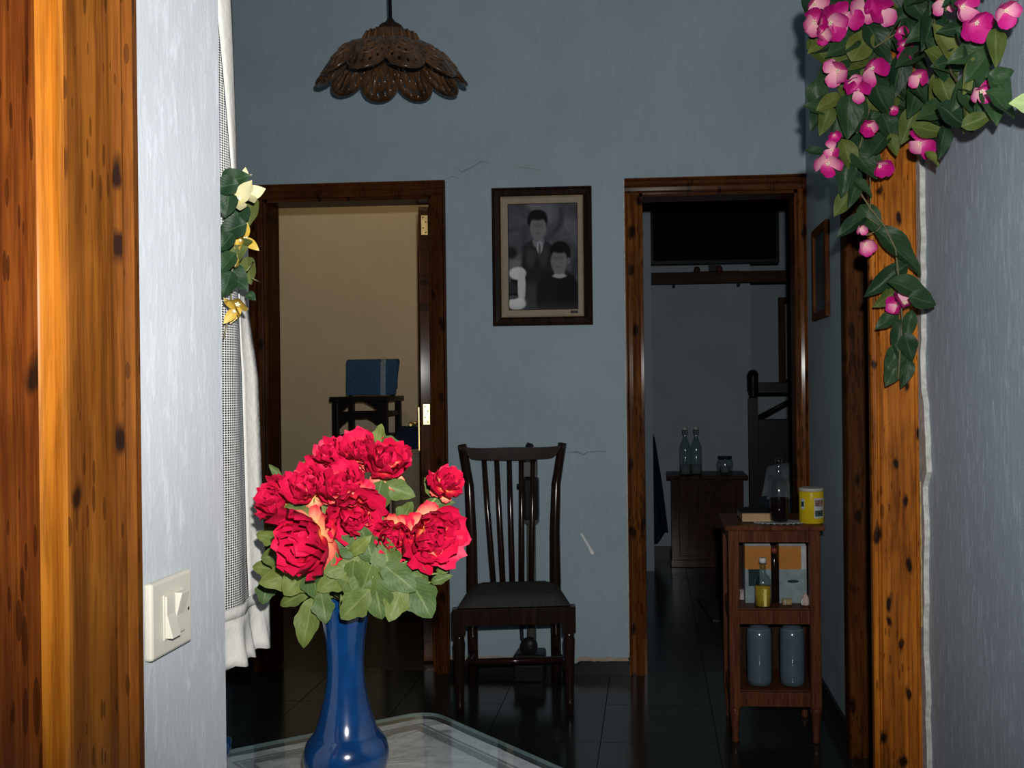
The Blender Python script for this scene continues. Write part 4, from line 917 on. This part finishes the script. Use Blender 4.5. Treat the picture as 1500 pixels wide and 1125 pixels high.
# ================================================================ SMALL CABINET AND ITS CONTENTS
KY = 3.40
kx0 = P(1068, 900, 'y', KY).x; kx1 = P(1203, 900, 'y', KY).x
def kz(v): return P(1135, v, 'y', KY).z
kd = .30; zt = kz(769); zs1, zs0 = kz(893), kz(915); zb1, zb0 = kz(1014), kz(1036)
kb = thing('small_cabinet', 'small open two-tier reddish wooden cabinet on turned feet beside the doorway', 'cabinet', ((kx0+kx1)/2, KY+kd/2, 0))
pw_ = .036
for x in (kx0, kx1-pw_):
    for y in (KY, KY+kd-pw_):
        po = obj('post', MB().box(x, x+pw_, y, y+pw_, zb0-.005, zt-.018), CABW, kb, bevel=.003)
        cx, cy = x+pw_/2, y+pw_/2
        obj('foot', MB().lathe((cx, cy, 0), [(.011, 0), (.014, .006), (.011, .02), (.013, .05), (.017, zb0-.03), (.020, zb0-.015), (.019, zb0-.005)], 14), CABW, kb)
for y in (KY+.003, KY+kd-.022):
    obj('rail', MB().box(kx0+pw_, kx1-pw_, y, y+.018, kz(795), zt-.018), CABW, kb, bevel=.002)
    obj('rail', MB().box(kx0+pw_, kx1-pw_, y, y+.018, zs0, zs1-.004), CABW, kb, bevel=.002)
    obj('rail', MB().box(kx0+pw_, kx1-pw_, y, y+.018, zb0, zb1-.002), CABW, kb, bevel=.002)
for x in (kx0+.004, kx1-.016):
    for z0, z1 in ((kz(795), zt-.018), (zs0, zs1-.004), (zb0, zb1-.002)): obj('side_rail', MB().box(x, x+.012, KY+pw_, KY+kd-pw_, z0, z1), CABW, kb)
obj('side_panel', MB().box(kx1-.014, kx1-.010, KY+pw_, KY+kd-pw_, zb0, zt-.02), CABW, kb)
obj('shelf', MB().box(kx0+.006, kx1-.006, KY+.02, KY+kd-.02, zs1-.012, zs1), CABW, kb)
obj('shelf', MB().box(kx0+.006, kx1-.006, KY+.02, KY+kd-.02, zb1-.012, zb1), CABW, kb)
obj('back_panel', MB().box(kx0+pw_, kx1-pw_, KY+kd-.012, KY+kd-.004, zb0, zt-.02), DARKW, kb)
obj('top', MB().box(kx0-.014, kx1+.014, KY-.016, KY+kd+.01, zt-.018, zt), CABW, kb, bevel=.004)
def at(u, v, y): return P(u, v, 'y', y)
# cartons
CWH = plain('carton_white', (.40, .43, .43), .6, var=.15); COR = plain('carton_orange', (.42, .17, .035), .55, var=.12); CGR = plain('carton_grey_blue', (.22, .28, .29), .6, var=.2); CDK = plain('carton_dark_green', (.012, .03, .03), .6)
def carton(u0, u1, v0, v1, lab, dark):
    y = KY+.10; a = at(u0, v1, y); b = at(u1, v0, y); z0 = zs1+.0005; z1 = b.z; y1 = y+.085; h = z1-z0
    t = thing('drink_carton', lab, 'carton', ((a.x+b.x)/2, y+.042, z0))
    obj('lower_body', MB().box(a.x, b.x, y, y1, z0, z0+h*.56), CGR, t); obj('upper_body', MB().box(a.x, b.x, y, y1, z0+h*.56, z0+h*.94), COR, t)
    ym = (y+y1)/2; obj('folded_top', MB().add([(a.x, y, z0+h*.94), (b.x, y, z0+h*.94), (b.x, y1, z0+h*.94), (a.x, y1, z0+h*.94), (a.x+.004, y+.02, z1), (b.x-.004, y+.02, z1), (b.x-.004, y1-.02, z1), (a.x+.004, y1-.02, z1)], [(0, 1, 5, 4), (1, 2, 6, 5), (2, 3, 7, 6), (3, 0, 4, 7), (4, 5, 6, 7)]), CWH, t)
    obj('edge_stripe', MB().box(b.x-.018, b.x-.001, y-.0008, y, z0+h*.56, z0+h*.94), CWH if not dark else COR, t)
    cx = (a.x+b.x)/2
    if dark: obj('printed_block', MB().box(a.x+.012, a.x+.05, y-.0008, y, z0+h*.28, z0+h*.56), CDK, t)
    else:
        obj('printed_oval', MB().prism([(cx+.020*cos(i*pi/8), z0+h*.36+.0055*sin(i*pi/8)) for i in range(16)], y-.0008, y, 'xz'), CDK, t)
    return t
carton(1092, 1129, 795, 893, 'orange and grey carton standing behind the small yellow-filled bottle', True)
carton(1142, 1181, 795, 893, 'orange and grey carton with a dark oval mark next to the tall dark bottle', False)
GLASS = thin_glass('clear_bottle_glass', (.80, .85, .86), 1.5, 1.0, .10); PLAST = thin_glass('cloudy_plastic', (.80, .86, .90), 1.45, .8, .12)
YLIQ = plain('yellow_liquid', (.55, .36, .03), .2, var=.25, scale=60); DLIQ = plain('dark_red_liquid', (.012, .004, .005), .1); CAPW = plain('white_cap', (.6, .6, .58), .4)
p = at(1118, 893, KY+.045); X, Y = p.x, KY+.045
sb = thing('small_bottle', 'small clear bottle of yellow liquid standing in front of the cartons', 'bottle', (X, Y, zs1))
z = zs1+.0008; obj('glass', MB().lathe((X, Y, z), [(.026, 0), (.029, .004), (.029, .085), (.024, .10), (.011, .115), (.0105, .145), (.013, .147), (.013, .152)], 24), GLASS, sb)
obj('liquid', MB().lathe((X, Y, z+.003), [(.0, 0), (.0265, .001), (.0265, .068), (0, .069)], 24), YLIQ, sb)
obj('cap', MB().lathe((X, Y, z+.150), [(.0125, 0), (.0125, .016), (.009, .018)], 16), CAPW, sb)
obj('label_strip', MB().box(X-.001, X+.009, Y-.0296, Y-.0288, z+.006, z+.065), plain('pale_label', (.75, .62, .18), .4), sb)
p = at(1135, 893, KY+.12); X, Y = p.x, KY+.12
db = thing('dark_bottle', 'slim near-black bottle standing between the two cartons', 'bottle', (X, Y, zs1))
obj('bottle_body', MB().lathe((X, Y, zs1+.0008), [(.014, 0), (.0165, .004), (.0165, .13), (.010, .15), (.008, .175)], 18), plain('dark_brown_glass', (.012, .007, .005), .1), db)
obj('cap', MB().lathe((X, Y, zs1+.172), [(.010, 0), (.010, .016), (.007, .018)], 14), plain('red_brown_cap', (.20, .05, .03), .4), db)
# two odd pebbles / shells and a cork
p = at(1152, 888, KY+.07); sh = thing('cork_stopper', 'pale cork stopper lying at the foot of the oval-marked carton', 'stopper', (p.x, KY+.065, zs1))
obj('cork_body', MB().lathe((p.x-.015, KY+.065, zs1+.0125), [(.009, 0), (.012, .002), (.0115, .03), (.010, .032)], 14, axis='x'), plain('cork', (.34, .26, .12), .85, var=.35, scale=200), sh)
obj('cork_band', MB().lathe((p.x-.008, KY+.065, zs1+.0125), [(.0122, 0), (.0122, .004)], 14, axis='x'), CWH, sh)
p = at(1180, 876, KY+.06); X = p.x
ss = thing('sea_shell', 'small pale pink shell on the upper shelf against the cabinet post', 'shell', (X, KY+.06, zs1))
obj('shell_body', MB().lathe((X, KY+.06, zs1+.0005), [(.004, 0), (.015, .004), (.017, .016), (.012, .028), (.007, .036), (.002, .044)], 14), plain('pink_shell', (.55, .40, .36), .4, var=.3, scale=150), ss)
obj('shell_lip', MB().tube([(X-.012, KY+.047, zs1+.006), (X-.016, KY+.046, zs1+.016), (X-.010, KY+.049, zs1+.026)], .004, 8), CAPW, ss)
p = at(1087, 880, KY+.16); X = p.x
rl = thing('thread_spool', 'small pale spool on the upper shelf beside the post and carton', 'spool', (X, KY+.16, zs1))
obj('spool_body', MB().lathe((X, KY+.16, zs1+.0005), [(.011, 0), (.011, .003), (.008, .004), (.008, .03), (.011, .031), (.011, .034)], 14), plain('pale_pink_thread', (.45, .38, .40), .8), rl)
# two plastic jugs on the lower shelf
for u, lab in ((1113, 'cloudy plastic jug on the lower shelf with a bright side glint'), (1161, 'duller cloudy plastic jug on the lower shelf by the wall side')):
    y = KY+.09; p = at(u, 1000, y); X = p.x; t = thing('plastic_jug', lab, 'jug', (X, y, zb1), group='jugs on the lower shelf')
    zz = zb1+.0008; obj('jug_body', MB().lathe((X, y, zz), [(.036, 0), (.043, .005), (.0445, .02), (.0445, .07), (.0435, .075), (.0445, .08), (.0445, .17), (.042, .19), (.03, .205), (.014, .213), (.013, .222)], 28), PLAST, t)
    obj('water', MB().lathe((X, y, zz+.003), [(0, 0), (.042, .001), (.0432, .02), (.0432, .172), (.04, .19), (.028, .203), (0, .206)], 24), plain('murky_water', (.13, .165, .19), .3, var=.1), t)
    obj('cap', MB().lathe((X, y, zz+.220), [(.015, 0), (.015, .010), (.012, .012)], 14), CAPW, t)
# things on the cabinet top
p0 = at(1086, 762, KY+.06); p1 = at(1136, 762, KY+.06)
bk = thing('closed_book', 'thick closed book with tan page edges lying on the small cabinet', 'book', ((p0.x+p1.x)/2, KY+.13, zt))
BCOV = plain('dark_book_cover', (.015, .017, .018), .5); PAG = plain('tan_pages', (.42, .28, .15), .85, var=.2, scale=300)
xa, xb = p0.x, p1.x+.015; ya, yb = KY+.055, KY+.215; ht = .035
obj('pages', MB().box(xa+.003, xb-.003, ya+.003, yb-.004, zt+.0035, zt+ht-.003), PAG, bk)
obj('cover', MB().box(xa-.002, xb+.002, ya-.001, yb, zt+.0005, zt+.0035), BCOV, bk); obj('cover', MB().box(xa-.002, xb+.002, ya-.001, yb, zt+ht-.003, zt+ht), BCOV, bk); obj('spine', MB().box(xa-.002, xb+.002, yb-.004, yb, zt+.0035, zt+ht-.003), BCOV, bk)
dy = KY+.045; p = at(1142, 768, dy); DX = p.x
do = MB(); nn = 48; vs = [(DX, dy+.01, zt+.0035)]
for rr, zz in ((.055, .0035), (.082, .003)):
    for i in range(nn):
        a_ = 2*pi*i/nn; r2 = rr*(1+(.05*cos(a_*12) if rr > .07 else 0)); vs.append((DX+r2*cos(a_), dy+.012+r2*.62*sin(a_), zt+zz))
do.add(vs, [(0, 1+i, 1+(i+1) % nn) for i in range(nn)]+[(1+i, 1+nn+i, 1+nn+(i+1) % nn, 1+(i+1) % nn) for i in range(nn)])
DOI = plain('grey_white_crochet', (.36, .39, .41), .95, var=.55, scale=220)
dt = thing('crochet_doily', 'round white crocheted doily beneath the half-filled bottle', 'doily', (DX, dy+.012, zt)); obj('crochet_disc', do, DOI, dt, solid=.0015)
for i in range(24):
    a_ = 2*pi*i/24; cx, cy = DX+.085*cos(a_), dy+.012+.085*.62*sin(a_)
    obj('picot', MB().tube([(cx+.005*cos(k*pi/3), cy+.004*sin(k*pi/3), zt+.002) for k in range(7)], .001, 4), DOI, dt)
X, Y = DX, dy+.008
wbot = thing('glass_bottle', 'clear glass bottle half filled with dark liquid on the crocheted doily', 'bottle', (X, Y, zt+.005))
z = zt+.0052; obj('glass', MB().lathe((X, Y, z), [(.028, 0), (.032, .005), (.0335, .03), (.0335, .105), (.030, .128), (.018, .150), (.0115, .165), (.0105, .20), (.013, .204), (.013, .216), (.010, .218)], 28), GLASS, wbot)
obj('liquid', MB().lathe((X, Y, z+.003), [(0, 0), (.030, .002), (.0318, .03), (.0318, .078), (0, .0785)], 28), DLIQ, wbot)
p = at(1189, 770, KY+.055); X, Y = p.x, KY+.055
cn = thing('yellow_tin', 'yellow tin with printed label and pale lid on the small cabinet', 'tin', (X, Y, zt))
YEL = plain('yellow_tin_paint', (.55, .40, .012), .3, var=.08); z = zt+.0006
obj('tin_body', MB().lathe((X, Y, z), [(.040, 0), (.0425, .003), (.0425, .105), (.041, .110)], 32), YEL, cn)
obj('lid', MB().lathe((X, Y, z+.110), [(.0425, 0), (.0425, .008), (.039, .0105)], 32), plain('pale_lid', (.42, .42, .36), .35), cn)
def wrap(a0, a1, z0, z1, mat, nm, off=.0006):
    m_ = MB(); m_.grid(lambda u, v: Vector((X+(.0425+off)*sin(a0+(a1-a0)*u), Y-(.0425+off)*cos(a0+(a1-a0)*u), z+z0+(z1-z0)*v)), 8, 1); m_.uv = None; return obj(nm, m_, mat, cn)
wrap(.05, .95, .020, .088, CWH, 'label_patch'); wrap(.12, .88, .060, .082, plain('label_brown', (.20, .13, .10), .5, var=.6, scale=150), 'label_picture', .0011); wrap(.12, .88, .026, .046, plain('label_dark', (.04, .06, .06), .5, var=.6, scale=150), 'label_panel', .0011); wrap(-1.1, -.72, .05, .085, CWH, 'label_patch'); wrap(-1.05, -.78, .058, .075, CDK, 'label_panel', .0011)

# ================================================================ BEIGE BEDROOM
TY = 5.35
def lp_(u, v, y=TY): return P(u, v, 'y', y)
cx0, cx1 = lp_(486, 600).x, lp_(567, 600).x; zst = lp_(527, 581).z
BLK = plain('black_brown_lacquer', (.010, .007, .006), .35)
hc = thing('tall_stool_chair', 'tall dark wooden chair with arched brackets against the beige wall', 'chair', ((cx0+cx1)/2, TY+.16, 0))
for x in (cx0, cx1-.034):
    for y in (TY, TY+.29): obj('leg', MB().box(x, x+.034, y, y+.034, 0, zst-.03), BLK, hc, bevel=.004)
obj('seat', MB().box(cx0-.012, cx1+.012, TY-.012, TY+.336, zst-.03, zst), BLK, hc, bevel=.005)
for v in (607, 641):
    zr_ = lp_(527, v).z
    for y in (TY+.008, TY+.298): obj('rail', MB().prism([(cx0+.03, zr_-.012), ((cx0+cx1)/2, zr_-.024), (cx1-.03, zr_-.012), (cx1-.03, zr_+.012), (cx0+.03, zr_+.012)], y, y+.018, 'xz'), BLK, hc)
    for x in (cx0+.008, cx1-.026): obj('side_rail', MB().box(x, x+.018, TY+.03, TY+.30, zr_-.012, zr_+.012), BLK, hc)
for s, xx in ((1, cx0+.034), (-1, cx1-.034)):
    for zz_, h_ in ((zst-.03, .075), (lp_(527, 607).z-.012, .07)):
        poly = [(xx, zz_), (xx+s*.10, zz_), (xx+s*.05, zz_-h_*.35), (xx+s*.015, zz_-h_*.75), (xx, zz_-h_)]
        obj('bracket', MB().prism(poly, TY+.010, TY+.024, 'xz'), BLK, hc)
# backrest (its top rail carries the towel)
zbt = lp_(535, 527).z
bkx0, bkx1 = lp_(500, 550).x, lp_(568, 550).x
for x in (bkx0, bkx1-.02): obj('back_post', MB().tube([(x+.01, TY+.13, zst-.01), (x+.013, TY+.13, zst+.10), (x+.006, TY+.155, zbt-.01)], [.012, .013, .012], 8), BLK, hc)
obj('back_rail', MB().box(bkx0, bkx1, TY+.14, TY+.165, zbt-.05, zbt-.008), BLK, hc, bevel=.004)
# towel draped over the backrest
BTOW = plain('blue_towelling', (.035, .085, .17), .95, var=.35, scale=140, bmp=.4); BST = plain('pale_towel_stripe', (.20, .27, .33), .95, var=.3, scale=140)
tx0, tx1 = lp_(498, 550).x, lp_(572, 550).x; tz0 = zst+.006; tz1 = zbt+.004
tw = thing('draped_towel', 'blue towel with a pale stripe draped over the tall dark chair', 'towel', ((tx0+tx1)/2, TY+.12, tz0))
def drape(x0, x1, off, nu):
    a = MB()
    def f(u, v):
        x = x0+(x1-x0)*u; q = (x-tx0)/(tx1-tx0); bulge = .006*sin(q*9+v*2)
        if v < .46: k = v/.46; y = TY+.104+.006*k+bulge-off; zz = tz0+(tz1-tz0-.012)*k
        elif v > .54: k = (v-.54)/.46; y = TY+.190+bulge+off; zz = tz1-.012-(tz1-tz0-.05)*k
        else: k = (v-.46)/.08; y = TY+.110+.080*k+bulge*(1-2*abs(k-.5)); zz = tz1-.012+.012*sin(k*pi)+off
        xx = x+(.010*sin(v*5) if q > .9 else 0); return Vector((xx, y, zz))
    a.grid(f, nu, 40); a.uv = None; return a
xs1 = tx0+(tx1-tx0)*.70; xs2 = tx0+(tx1-tx0)*.80
obj('towel_cloth', drape(tx0, tx1, 0, 18), BTOW, tw, solid=.006); obj('pale_stripe', drape(xs1, xs2, .0042, 5), BST, tw)
# hamper with dark blue clothes on it
hx = lp_(598, 650, 5.2).x; hz = lp_(598, 657, 5.2).z
hp = thing('laundry_hamper', 'tall beige cylindrical hamper behind the open door', 'hamper', (hx, 5.2, 0))
BEI = plain('beige_canvas', (.26, .22, .15), .9, var=.15, scale=60)
obj('hamper_body', MB().lathe((hx, 5.2, 0), [(.075, 0), (.08, .01), (.085, hz*.5), (.085, hz-.02), (.078, hz)], 28), BEI, hp)
obj('hamper_rim', MB().lathe((hx, 5.2, hz-.025), [(.086, 0), (.089, .006), (.086, .014)], 28), BEI, hp)
a = MB(); 
def heap(u, v):
    th_ = u*2*pi; ph_ = v*pi*.5; rr = .085+.02*sin(th_*3+1)+.012*sin(th_*5)
    zz = .115*sin(ph_)*(1+.25*sin(th_*2+2)*cos(ph_)); return Vector((hx+rr*cos(th_)*cos(ph_)*1.05, 5.2+rr*sin(th_)*cos(ph_), hz+.003+max(0, zz)))
a.grid(heap, 32, 8); a.uv = None
ht_ = thing('clothes_heap', 'dark blue bundle of clothes piled on the beige hamper', 'clothes', (hx, 5.2, hz)); NAVY = plain('navy_cloth', (.010, .018, .045), .95, var=.4, scale=30, bmp=.5)
obj('bundle', a, NAVY, ht_)
obj('sleeve', MB().tube([(hx-.05, 5.13, hz+.06), (hx-.10, 5.11, hz+.05), (hx-.115, 5.11, hz+.0), (hx-.11, 5.11, hz-.08)], [.03, .028, .025, .022], 10, .5), NAVY, ht_)
# bedpost at the left jamb
bxp = lp_(394, 600, 5.3).x; zbp = lp_(396, 580, 5.3).z
bd = thing('bed_footboard', 'dark wooden bed footboard end showing at the edge of the beige bedroom doorway', 'bed', (bxp-.2, 5.3, 0))
obj('post', MB().box(bxp-.03, bxp+.022, 5.28, 5.33, 0, zbp-.03).lathe((bxp-.004, 5.305, zbp-.03), [(.030, 0), (.036, .008), (.030, .016), (.012, .03)], 16), BLK, bd)
obj('board', MB().box(bxp-.40, bxp-.03, 5.29, 5.32, .35, zbp-.12), BLK, bd, bevel=.004); obj('top_rail', MB().box(bxp-.40, bxp-.03, 5.285, 5.325, zbp-.12, zbp-.07), BLK, bd, bevel=.006); obj('post', MB().box(bxp-.45, bxp-.40, 5.28, 5.33, 0, zbp-.02), BLK, bd)

# ================================================================ GREY BLUE BEDROOM
def rp_(u, v, y): return P(u, v, 'y', y)
# wall shelf with a flat screen
SY = 6.72
s0, s1 = rp_(953, 405, SY), rp_(1172, 405, SY); zS = rp_(1050, 398, SY).z; zS0 = rp_(1050, 415, SY).z
shf = thing('wall_shelf', 'dark wooden shelf board fixed high on the bedroom wall', 'shelf', ((s0.x+s1.x)/2, YRF-.14, zS0))
obj('shelf_board', MB().box(s0.x, s1.x, SY, YRF-.001, zS-.03, zS), DARKWH, shf, bevel=.003)
obj('front_fascia', MB().box(s0.x, s1.x, SY-.012, SY, zS0, zS), DARKWH, shf, bevel=.002)
for x in (s0.x+.15, s0.x+.60): obj('bracket', MB().prism([(YRF-.001, zS-.03), (SY+.03, zS-.03), (YRF-.02, zS-.08), (YRF-.001, zS-.08)], x, x+.02, 'yz'), DARKW, shf)
t0, t1 = rp_(953, 388, 6.80), rp_(1141, 284, 6.80)
SCR = plain('black_screen_glass', (.004, .005, .006), .12); tv = thing('flat_screen', 'black flat television screen standing on the high bedroom shelf', 'television', ((t0.x+t1.x)/2, 6.83, zS))
obj('housing', MB().box(t0.x, t1.x, 6.81, 6.86, t0.z, t1.z+.05), BLACK, tv, bevel=.004); obj('screen', MB().box(t0.x+.02, t1.x-.02, 6.807, 6.81, t0.z+.025, t1.z+.03), SCR, tv)
xm = (t0.x+t1.x)/2; obj('stand_neck', MB().box(xm-.04, xm+.04, 6.815, 6.85, zS+.008, t0.z), BLACK, tv); obj('stand_foot', MB().box(xm-.16, xm+.16, 6.76, 6.92, zS+.0005, zS+.009), BLACK, tv, bevel=.003)
for u, lab, c in ((1021, 'little brown pot on the high shelf under the screen', (.05, .022, .014)), (1054, 'small reddish pot on the high shelf next to the screen stand', (.10, .03, .022))):
    q = rp_(u, 396, 6.745); t = thing('small_pot', lab, 'pot', (q.x, 6.745, zS)); m_ = plain('pot_'+str(u), c, .5)
    obj('pot_body', MB().lathe((q.x, 6.745, zS+.0006), [(.014, 0), (.02, .004), (.022, .02), (.017, .032)], 14), m_, t); obj('pot_lid', MB().lathe((q.x, 6.745, zS+.032), [(.018, 0), (.016, .005), (.004, .009)], 14), m_, t)
# nightstand with bottles
NY = 6.62
n0, n1 = rp_(984, 760, NY).x, rp_(1090, 760, NY).x; zn = rp_(1035, 697, NY).z
ns = thing('nightstand', 'dark brown nightstand with drawer and door against the grey blue wall', 'nightstand', ((n0+n1)/2, NY+.17, 0))
NW = wood('nightstand_wood', (.02, .009, .005), (.045, .019, .009), (.075, .032, .015), rough=.4); 
obj('body', MB().box(n0, n1, NY+.01, NY+.36, .05, zn-.025), NW, ns); obj('plinth', MB().box(n0-.008, n1+.008, NY, NY+.36, 0, .05), NW, ns, bevel=.004)
obj('top', MB().box(n0-.03, n1+.03, NY-.015, NY+.37, zn-.025, zn), NW, ns, bevel=.005)
zd = rp_(1035, 736, NY).z
dr_ = obj('drawer', MB().box(n0+.05, n1-.05, NY-.006, NY+.01, zd, zn-.045), NW, ns, bevel=.004); obj('knob', MB().lathe(((n0+n1)/2, NY-.006, (zd+zn-.045)/2), [(.008, 0), (.013, .012), (.008, .02)], 12, axis='y'), DARKW, dr_)
dd = obj('door', MB().box(n0+.05, n1-.05, NY-.004, NY+.01, .075, zd-.02), NW, ns, bevel=.004); obj('door_panel', MB().box(n0+.11, n1-.11, NY-.010, NY-.004, .13, zd-.07), NW, dd, bevel=.005)
for s in (n0+.004, n1-.034): obj('stile', MB().box(s, s+.03, NY-.002, NY+.01, .06, zn-.03), NW, ns)
for u, lab in ((1004, 'clear swing-top bottle with brighter glint on the nightstand'), (1020.5, 'dimmer clear swing-top bottle beside its twin on the nightstand')):
    q = rp_(u, 692, NY+.09); X, Y = q.x, NY+.09+(.03 if u > 1010 else 0); t = thing('swing_top_bottle', lab, 'bottle', (X, Y, zn), group='swing-top bottles on the nightstand')
    z = zn+.0006; obj('glass', MB().lathe((X, Y, z), [(.034, 0), (.039, .005), (.039, .17), (.034, .20), (.018, .235), (.0135, .26), (.015, .29), (.015, .30)], 22), GLASS, t)
    obj('water', MB().lathe((X, Y, z+.004), [(0, 0), (.034, .001), (.034, .06), (0, .061)], 20), plain('grey_water', (.18, .22, .23), .2), t)
    st_ = obj('stopper', MB().lathe((X, Y, z+.300), [(.012, 0), (.014, .006), (.012, .018), (.005, .024)], 14), CAPW, t); obj('wire_bail', MB().tube([(X-.016, Y, z+.27), (X-.018, Y-.008, z+.30), (X, Y-.012, z+.326), (X+.018, Y-.008, z+.30), (X+.016, Y, z+.27)], .002, 5), STEEL, st_)
q = rp_(1062, 692, NY+.1); X, Y = q.x, NY+.1
gb = thing('glass_bowl', 'round glass candle bowl on the nightstand', 'bowl', (X, Y, zn))
z = zn+.0006; obj('glass', MB().lathe((X, Y, z), [(.028, 0), (.03, .006), (.05, .03), (.057, .06), (.052, .09), (.042, .108), (.044, .113)], 24), GLASS, gb); obj('candle', MB().lathe((X, Y, z+.010), [(.0, 0), (.03, .002), (.034, .042), (0, .045)], 18), plain('pale_wax', (.22, .25, .25), .6), gb)
obj('rim', MB().lathe((X, Y, z+.106), [(.043, 0), (.050, .010), (.046, .016)], 24), plain('dark_rim', (.02, .025, .03), .4), gb)
# bed with high headboard, pillow
HY = 6.35
h0 = rp_(1104, 600, HY).x; zp = rp_(1104, 541, HY).z; zr1, zr0 = rp_(1135, 560, HY).z, rp_(1135, 576, HY).z; zpn = rp_(1135, 614, HY).z
be = thing('wooden_bed', 'dark wooden bed with turned headboard posts behind the small cabinet', 'bed', (h0+.45, HY-.9, 0))
h1 = h0+.86
for x in (h0, h1):
    obj('headboard_post', MB().box(x-.028, x+.028, HY, HY+.05, 0, zr0-.03).lathe((x, HY+.025, zr0-.03), [(.03, 0), (.022, .02), (.034, .06), (.034, zp-zr0-.03), (.036, zp-zr0), (.024, zp-zr0+.02), (.01, zp-zr0+.028)], 16), BLK, be)
obj('top_rail', MB().box(h0+.028, h1-.028, HY+.008, HY+.042, zr0, zr1), BLK, be, bevel=.004)
obj('panel', MB().box(h0+.028, h1-.028, HY+.012, HY+.038, .30, zpn), BLK, be, bevel=.004)
m0 = (h0+h1)/2
for s in (-1, 1):
    e0 = h0+.028 if s < 0 else h1-.028; e1 = h0+.32 if s < 0 else h1-.32
    obj('brace', MB().tube([(e0, HY+.025, zpn+.01), ((e0+e1)/2, HY+.025, (zpn+zr0)/2+.005), (e1, HY+.025, zr0)], [.016, .013, .015], 6), BLK, be)
    obj('spindle', MB().tube([(e1+s*.03, HY+.025, zpn-.005), (e1+s*.03, HY+.025, (zpn+zr0)/2), (e1+s*.03, HY+.025, zr0+.005)], [.010, .016, .010], 8), BLK, be)
obj('side_board', MB().box(h0-.01, h0+.015, HY-1.75, HY, .26, .40), BLK, be); obj('side_board', MB().box(h1-.015, h1+.01, HY-1.75, HY, .26, .40), BLK, be)
obj('foot_board', MB().box(h0-.02, h1+.02, HY-1.80, HY-1.75, .10, .50), BLK, be, bevel=.004)
for x in (h0, h1): obj('leg', MB().box(x-.02, x+.02, HY-1.80, HY-1.76, 0, .12), BLK, be)
SHEET = plain('blue_white_bedding', (.20, .25, .29), .95, var=.12, bmp=.2); obj('mattress', MB().box(h0+.016, h1-.016, HY-1.74, HY-.005, .26, .52), SHEET, be, bevel=.04)
def pillow(x0, x1, yb, z0, hh, th_, lean):
    a = MB()
    for s in (-1, 1):
        def f(u, v):
            e = (1-abs(2*u-1)**3.0)*(1-abs(2*v-1)**3.0); x = x0+(x1-x0)*u+.05*(1-u)*v; return Vector((x, yb-lean*(1-v)+s*th_*max(0, e)**.5, z0+hh*v*(.72+.28*sin(pi*min(1, .12+.62*u)))))
        a.grid(f, 14, 10)
    a.uv = None; return a
pz = .53; ph_ = rp_(1140, 683, HY-.2).z-pz
pi1 = thing('bed_pillow', 'pale blue pillow propped against the dark headboard', 'pillow', (h0+.30, HY-.2, pz)); obj('pillow_body', pillow(h0+.02, h0+.66, HY-.10, pz, ph_+.03, .06, .12), SHEET, pi1)
pi2 = thing('bed_pillow', 'lighter smaller pillow leaning in front of the pale blue pillow', 'pillow', (h0+.24, HY-.34, pz)); obj('pillow_body', pillow(rp_(1122, 720, HY-.36).x, h0+.62, HY-.26, pz, ph_*.72, .05, .12), plain('pale_bedding', (.30, .34, .36), .95, bmp=.2), pi2)
# framed mirror in the recess
MY = 7.66
g0, g1 = rp_(1150, 445, MY), rp_(1171, 555, MY); gx1 = g0.x+.42
mi = thing('wall_mirror', 'tall dark framed panel with pale glass in the bedroom recess', 'mirror', ((g0.x+gx1)/2, MY, g1.z))
obj('backing', MB().box(g0.x-.05, gx1+.05, MY+.02, MY+.0395, g1.z-.05, g0.z+.05), DARKW, mi)
for bx in ((g0.x-.05, g0.x, g1.z-.05, g0.z+.05), (gx1, gx1+.05, g1.z-.05, g0.z+.05)): obj('frame_stile', MB().box(bx[0], bx[1], MY-.01, MY+.02, bx[2], bx[3]), DARKW, mi, bevel=.004)
for bx in ((g0.x, gx1, g0.z, g0.z+.05), (g0.x, gx1, g1.z-.05, g1.z)): obj('frame_rail', MB().box(bx[0], bx[1], MY-.01, MY+.02, bx[2], bx[3]), DARKW, mi, bevel=.004)
obj('pale_panel', MB().box(g0.x, gx1, MY+.008, MY+.02, g1.z, g0.z), plain('pale_frosted_glass', (.55, .50, .44), .4), mi)
# garment on the wall, bedside rug
gx = rp_(961, 700, 6.9).x; gzt = rp_(958, 640, 6.9).z; gzb = rp_(966, 790, 6.9).z
gm = thing('hanging_garment', 'dark blue garment hanging on a peg on the bedroom wall', 'garment', (gx, 6.93, gzb))
a = MB()
def gf(u, v):
    z_ = gzb+(gzt-gzb)*v; wd_ = .012+.055*(1-v)**.8; return Vector((gx-.02+wd_*(u*2-1)+.03*(1-v), 6.95+.03*sin(u*9+v*3)*(1-v)-.012, z_-.04*sin(u*5)*(1-v)))
a.grid(gf, 14, 16); a.uv = None; obj('cloth', a, NAVY, gm, solid=.012); obj('peg', MB().tube([(gx-.02, YRF, gzt), (gx-.02, 6.93, gzt+.01)], .008, 8), DARKW, gm)
ra, rb, rc_, rd = P(1022, 876, 'z', .012), P(1075, 876, 'z', .012), P(1092, 908, 'z', .012), P(1044, 908, 'z', .012)
a = MB().add([ra, rb, rc_, rd]+[Vector((q.x, q.y, .001)) for q in (ra, rb, rc_, rd)], [(0, 1, 2, 3), (7, 6, 5, 4)]+[(i, (i+1) % 4, 4+(i+1) % 4, 4+i) for i in range(4)])
setp(obj('bedside_rug', a, plain('grey_rug_pile', (.05, .06, .065), .95, var=.5, scale=120, bmp=.6)), 'small grey rug on the dark floor beside the wooden bed', 'rug')
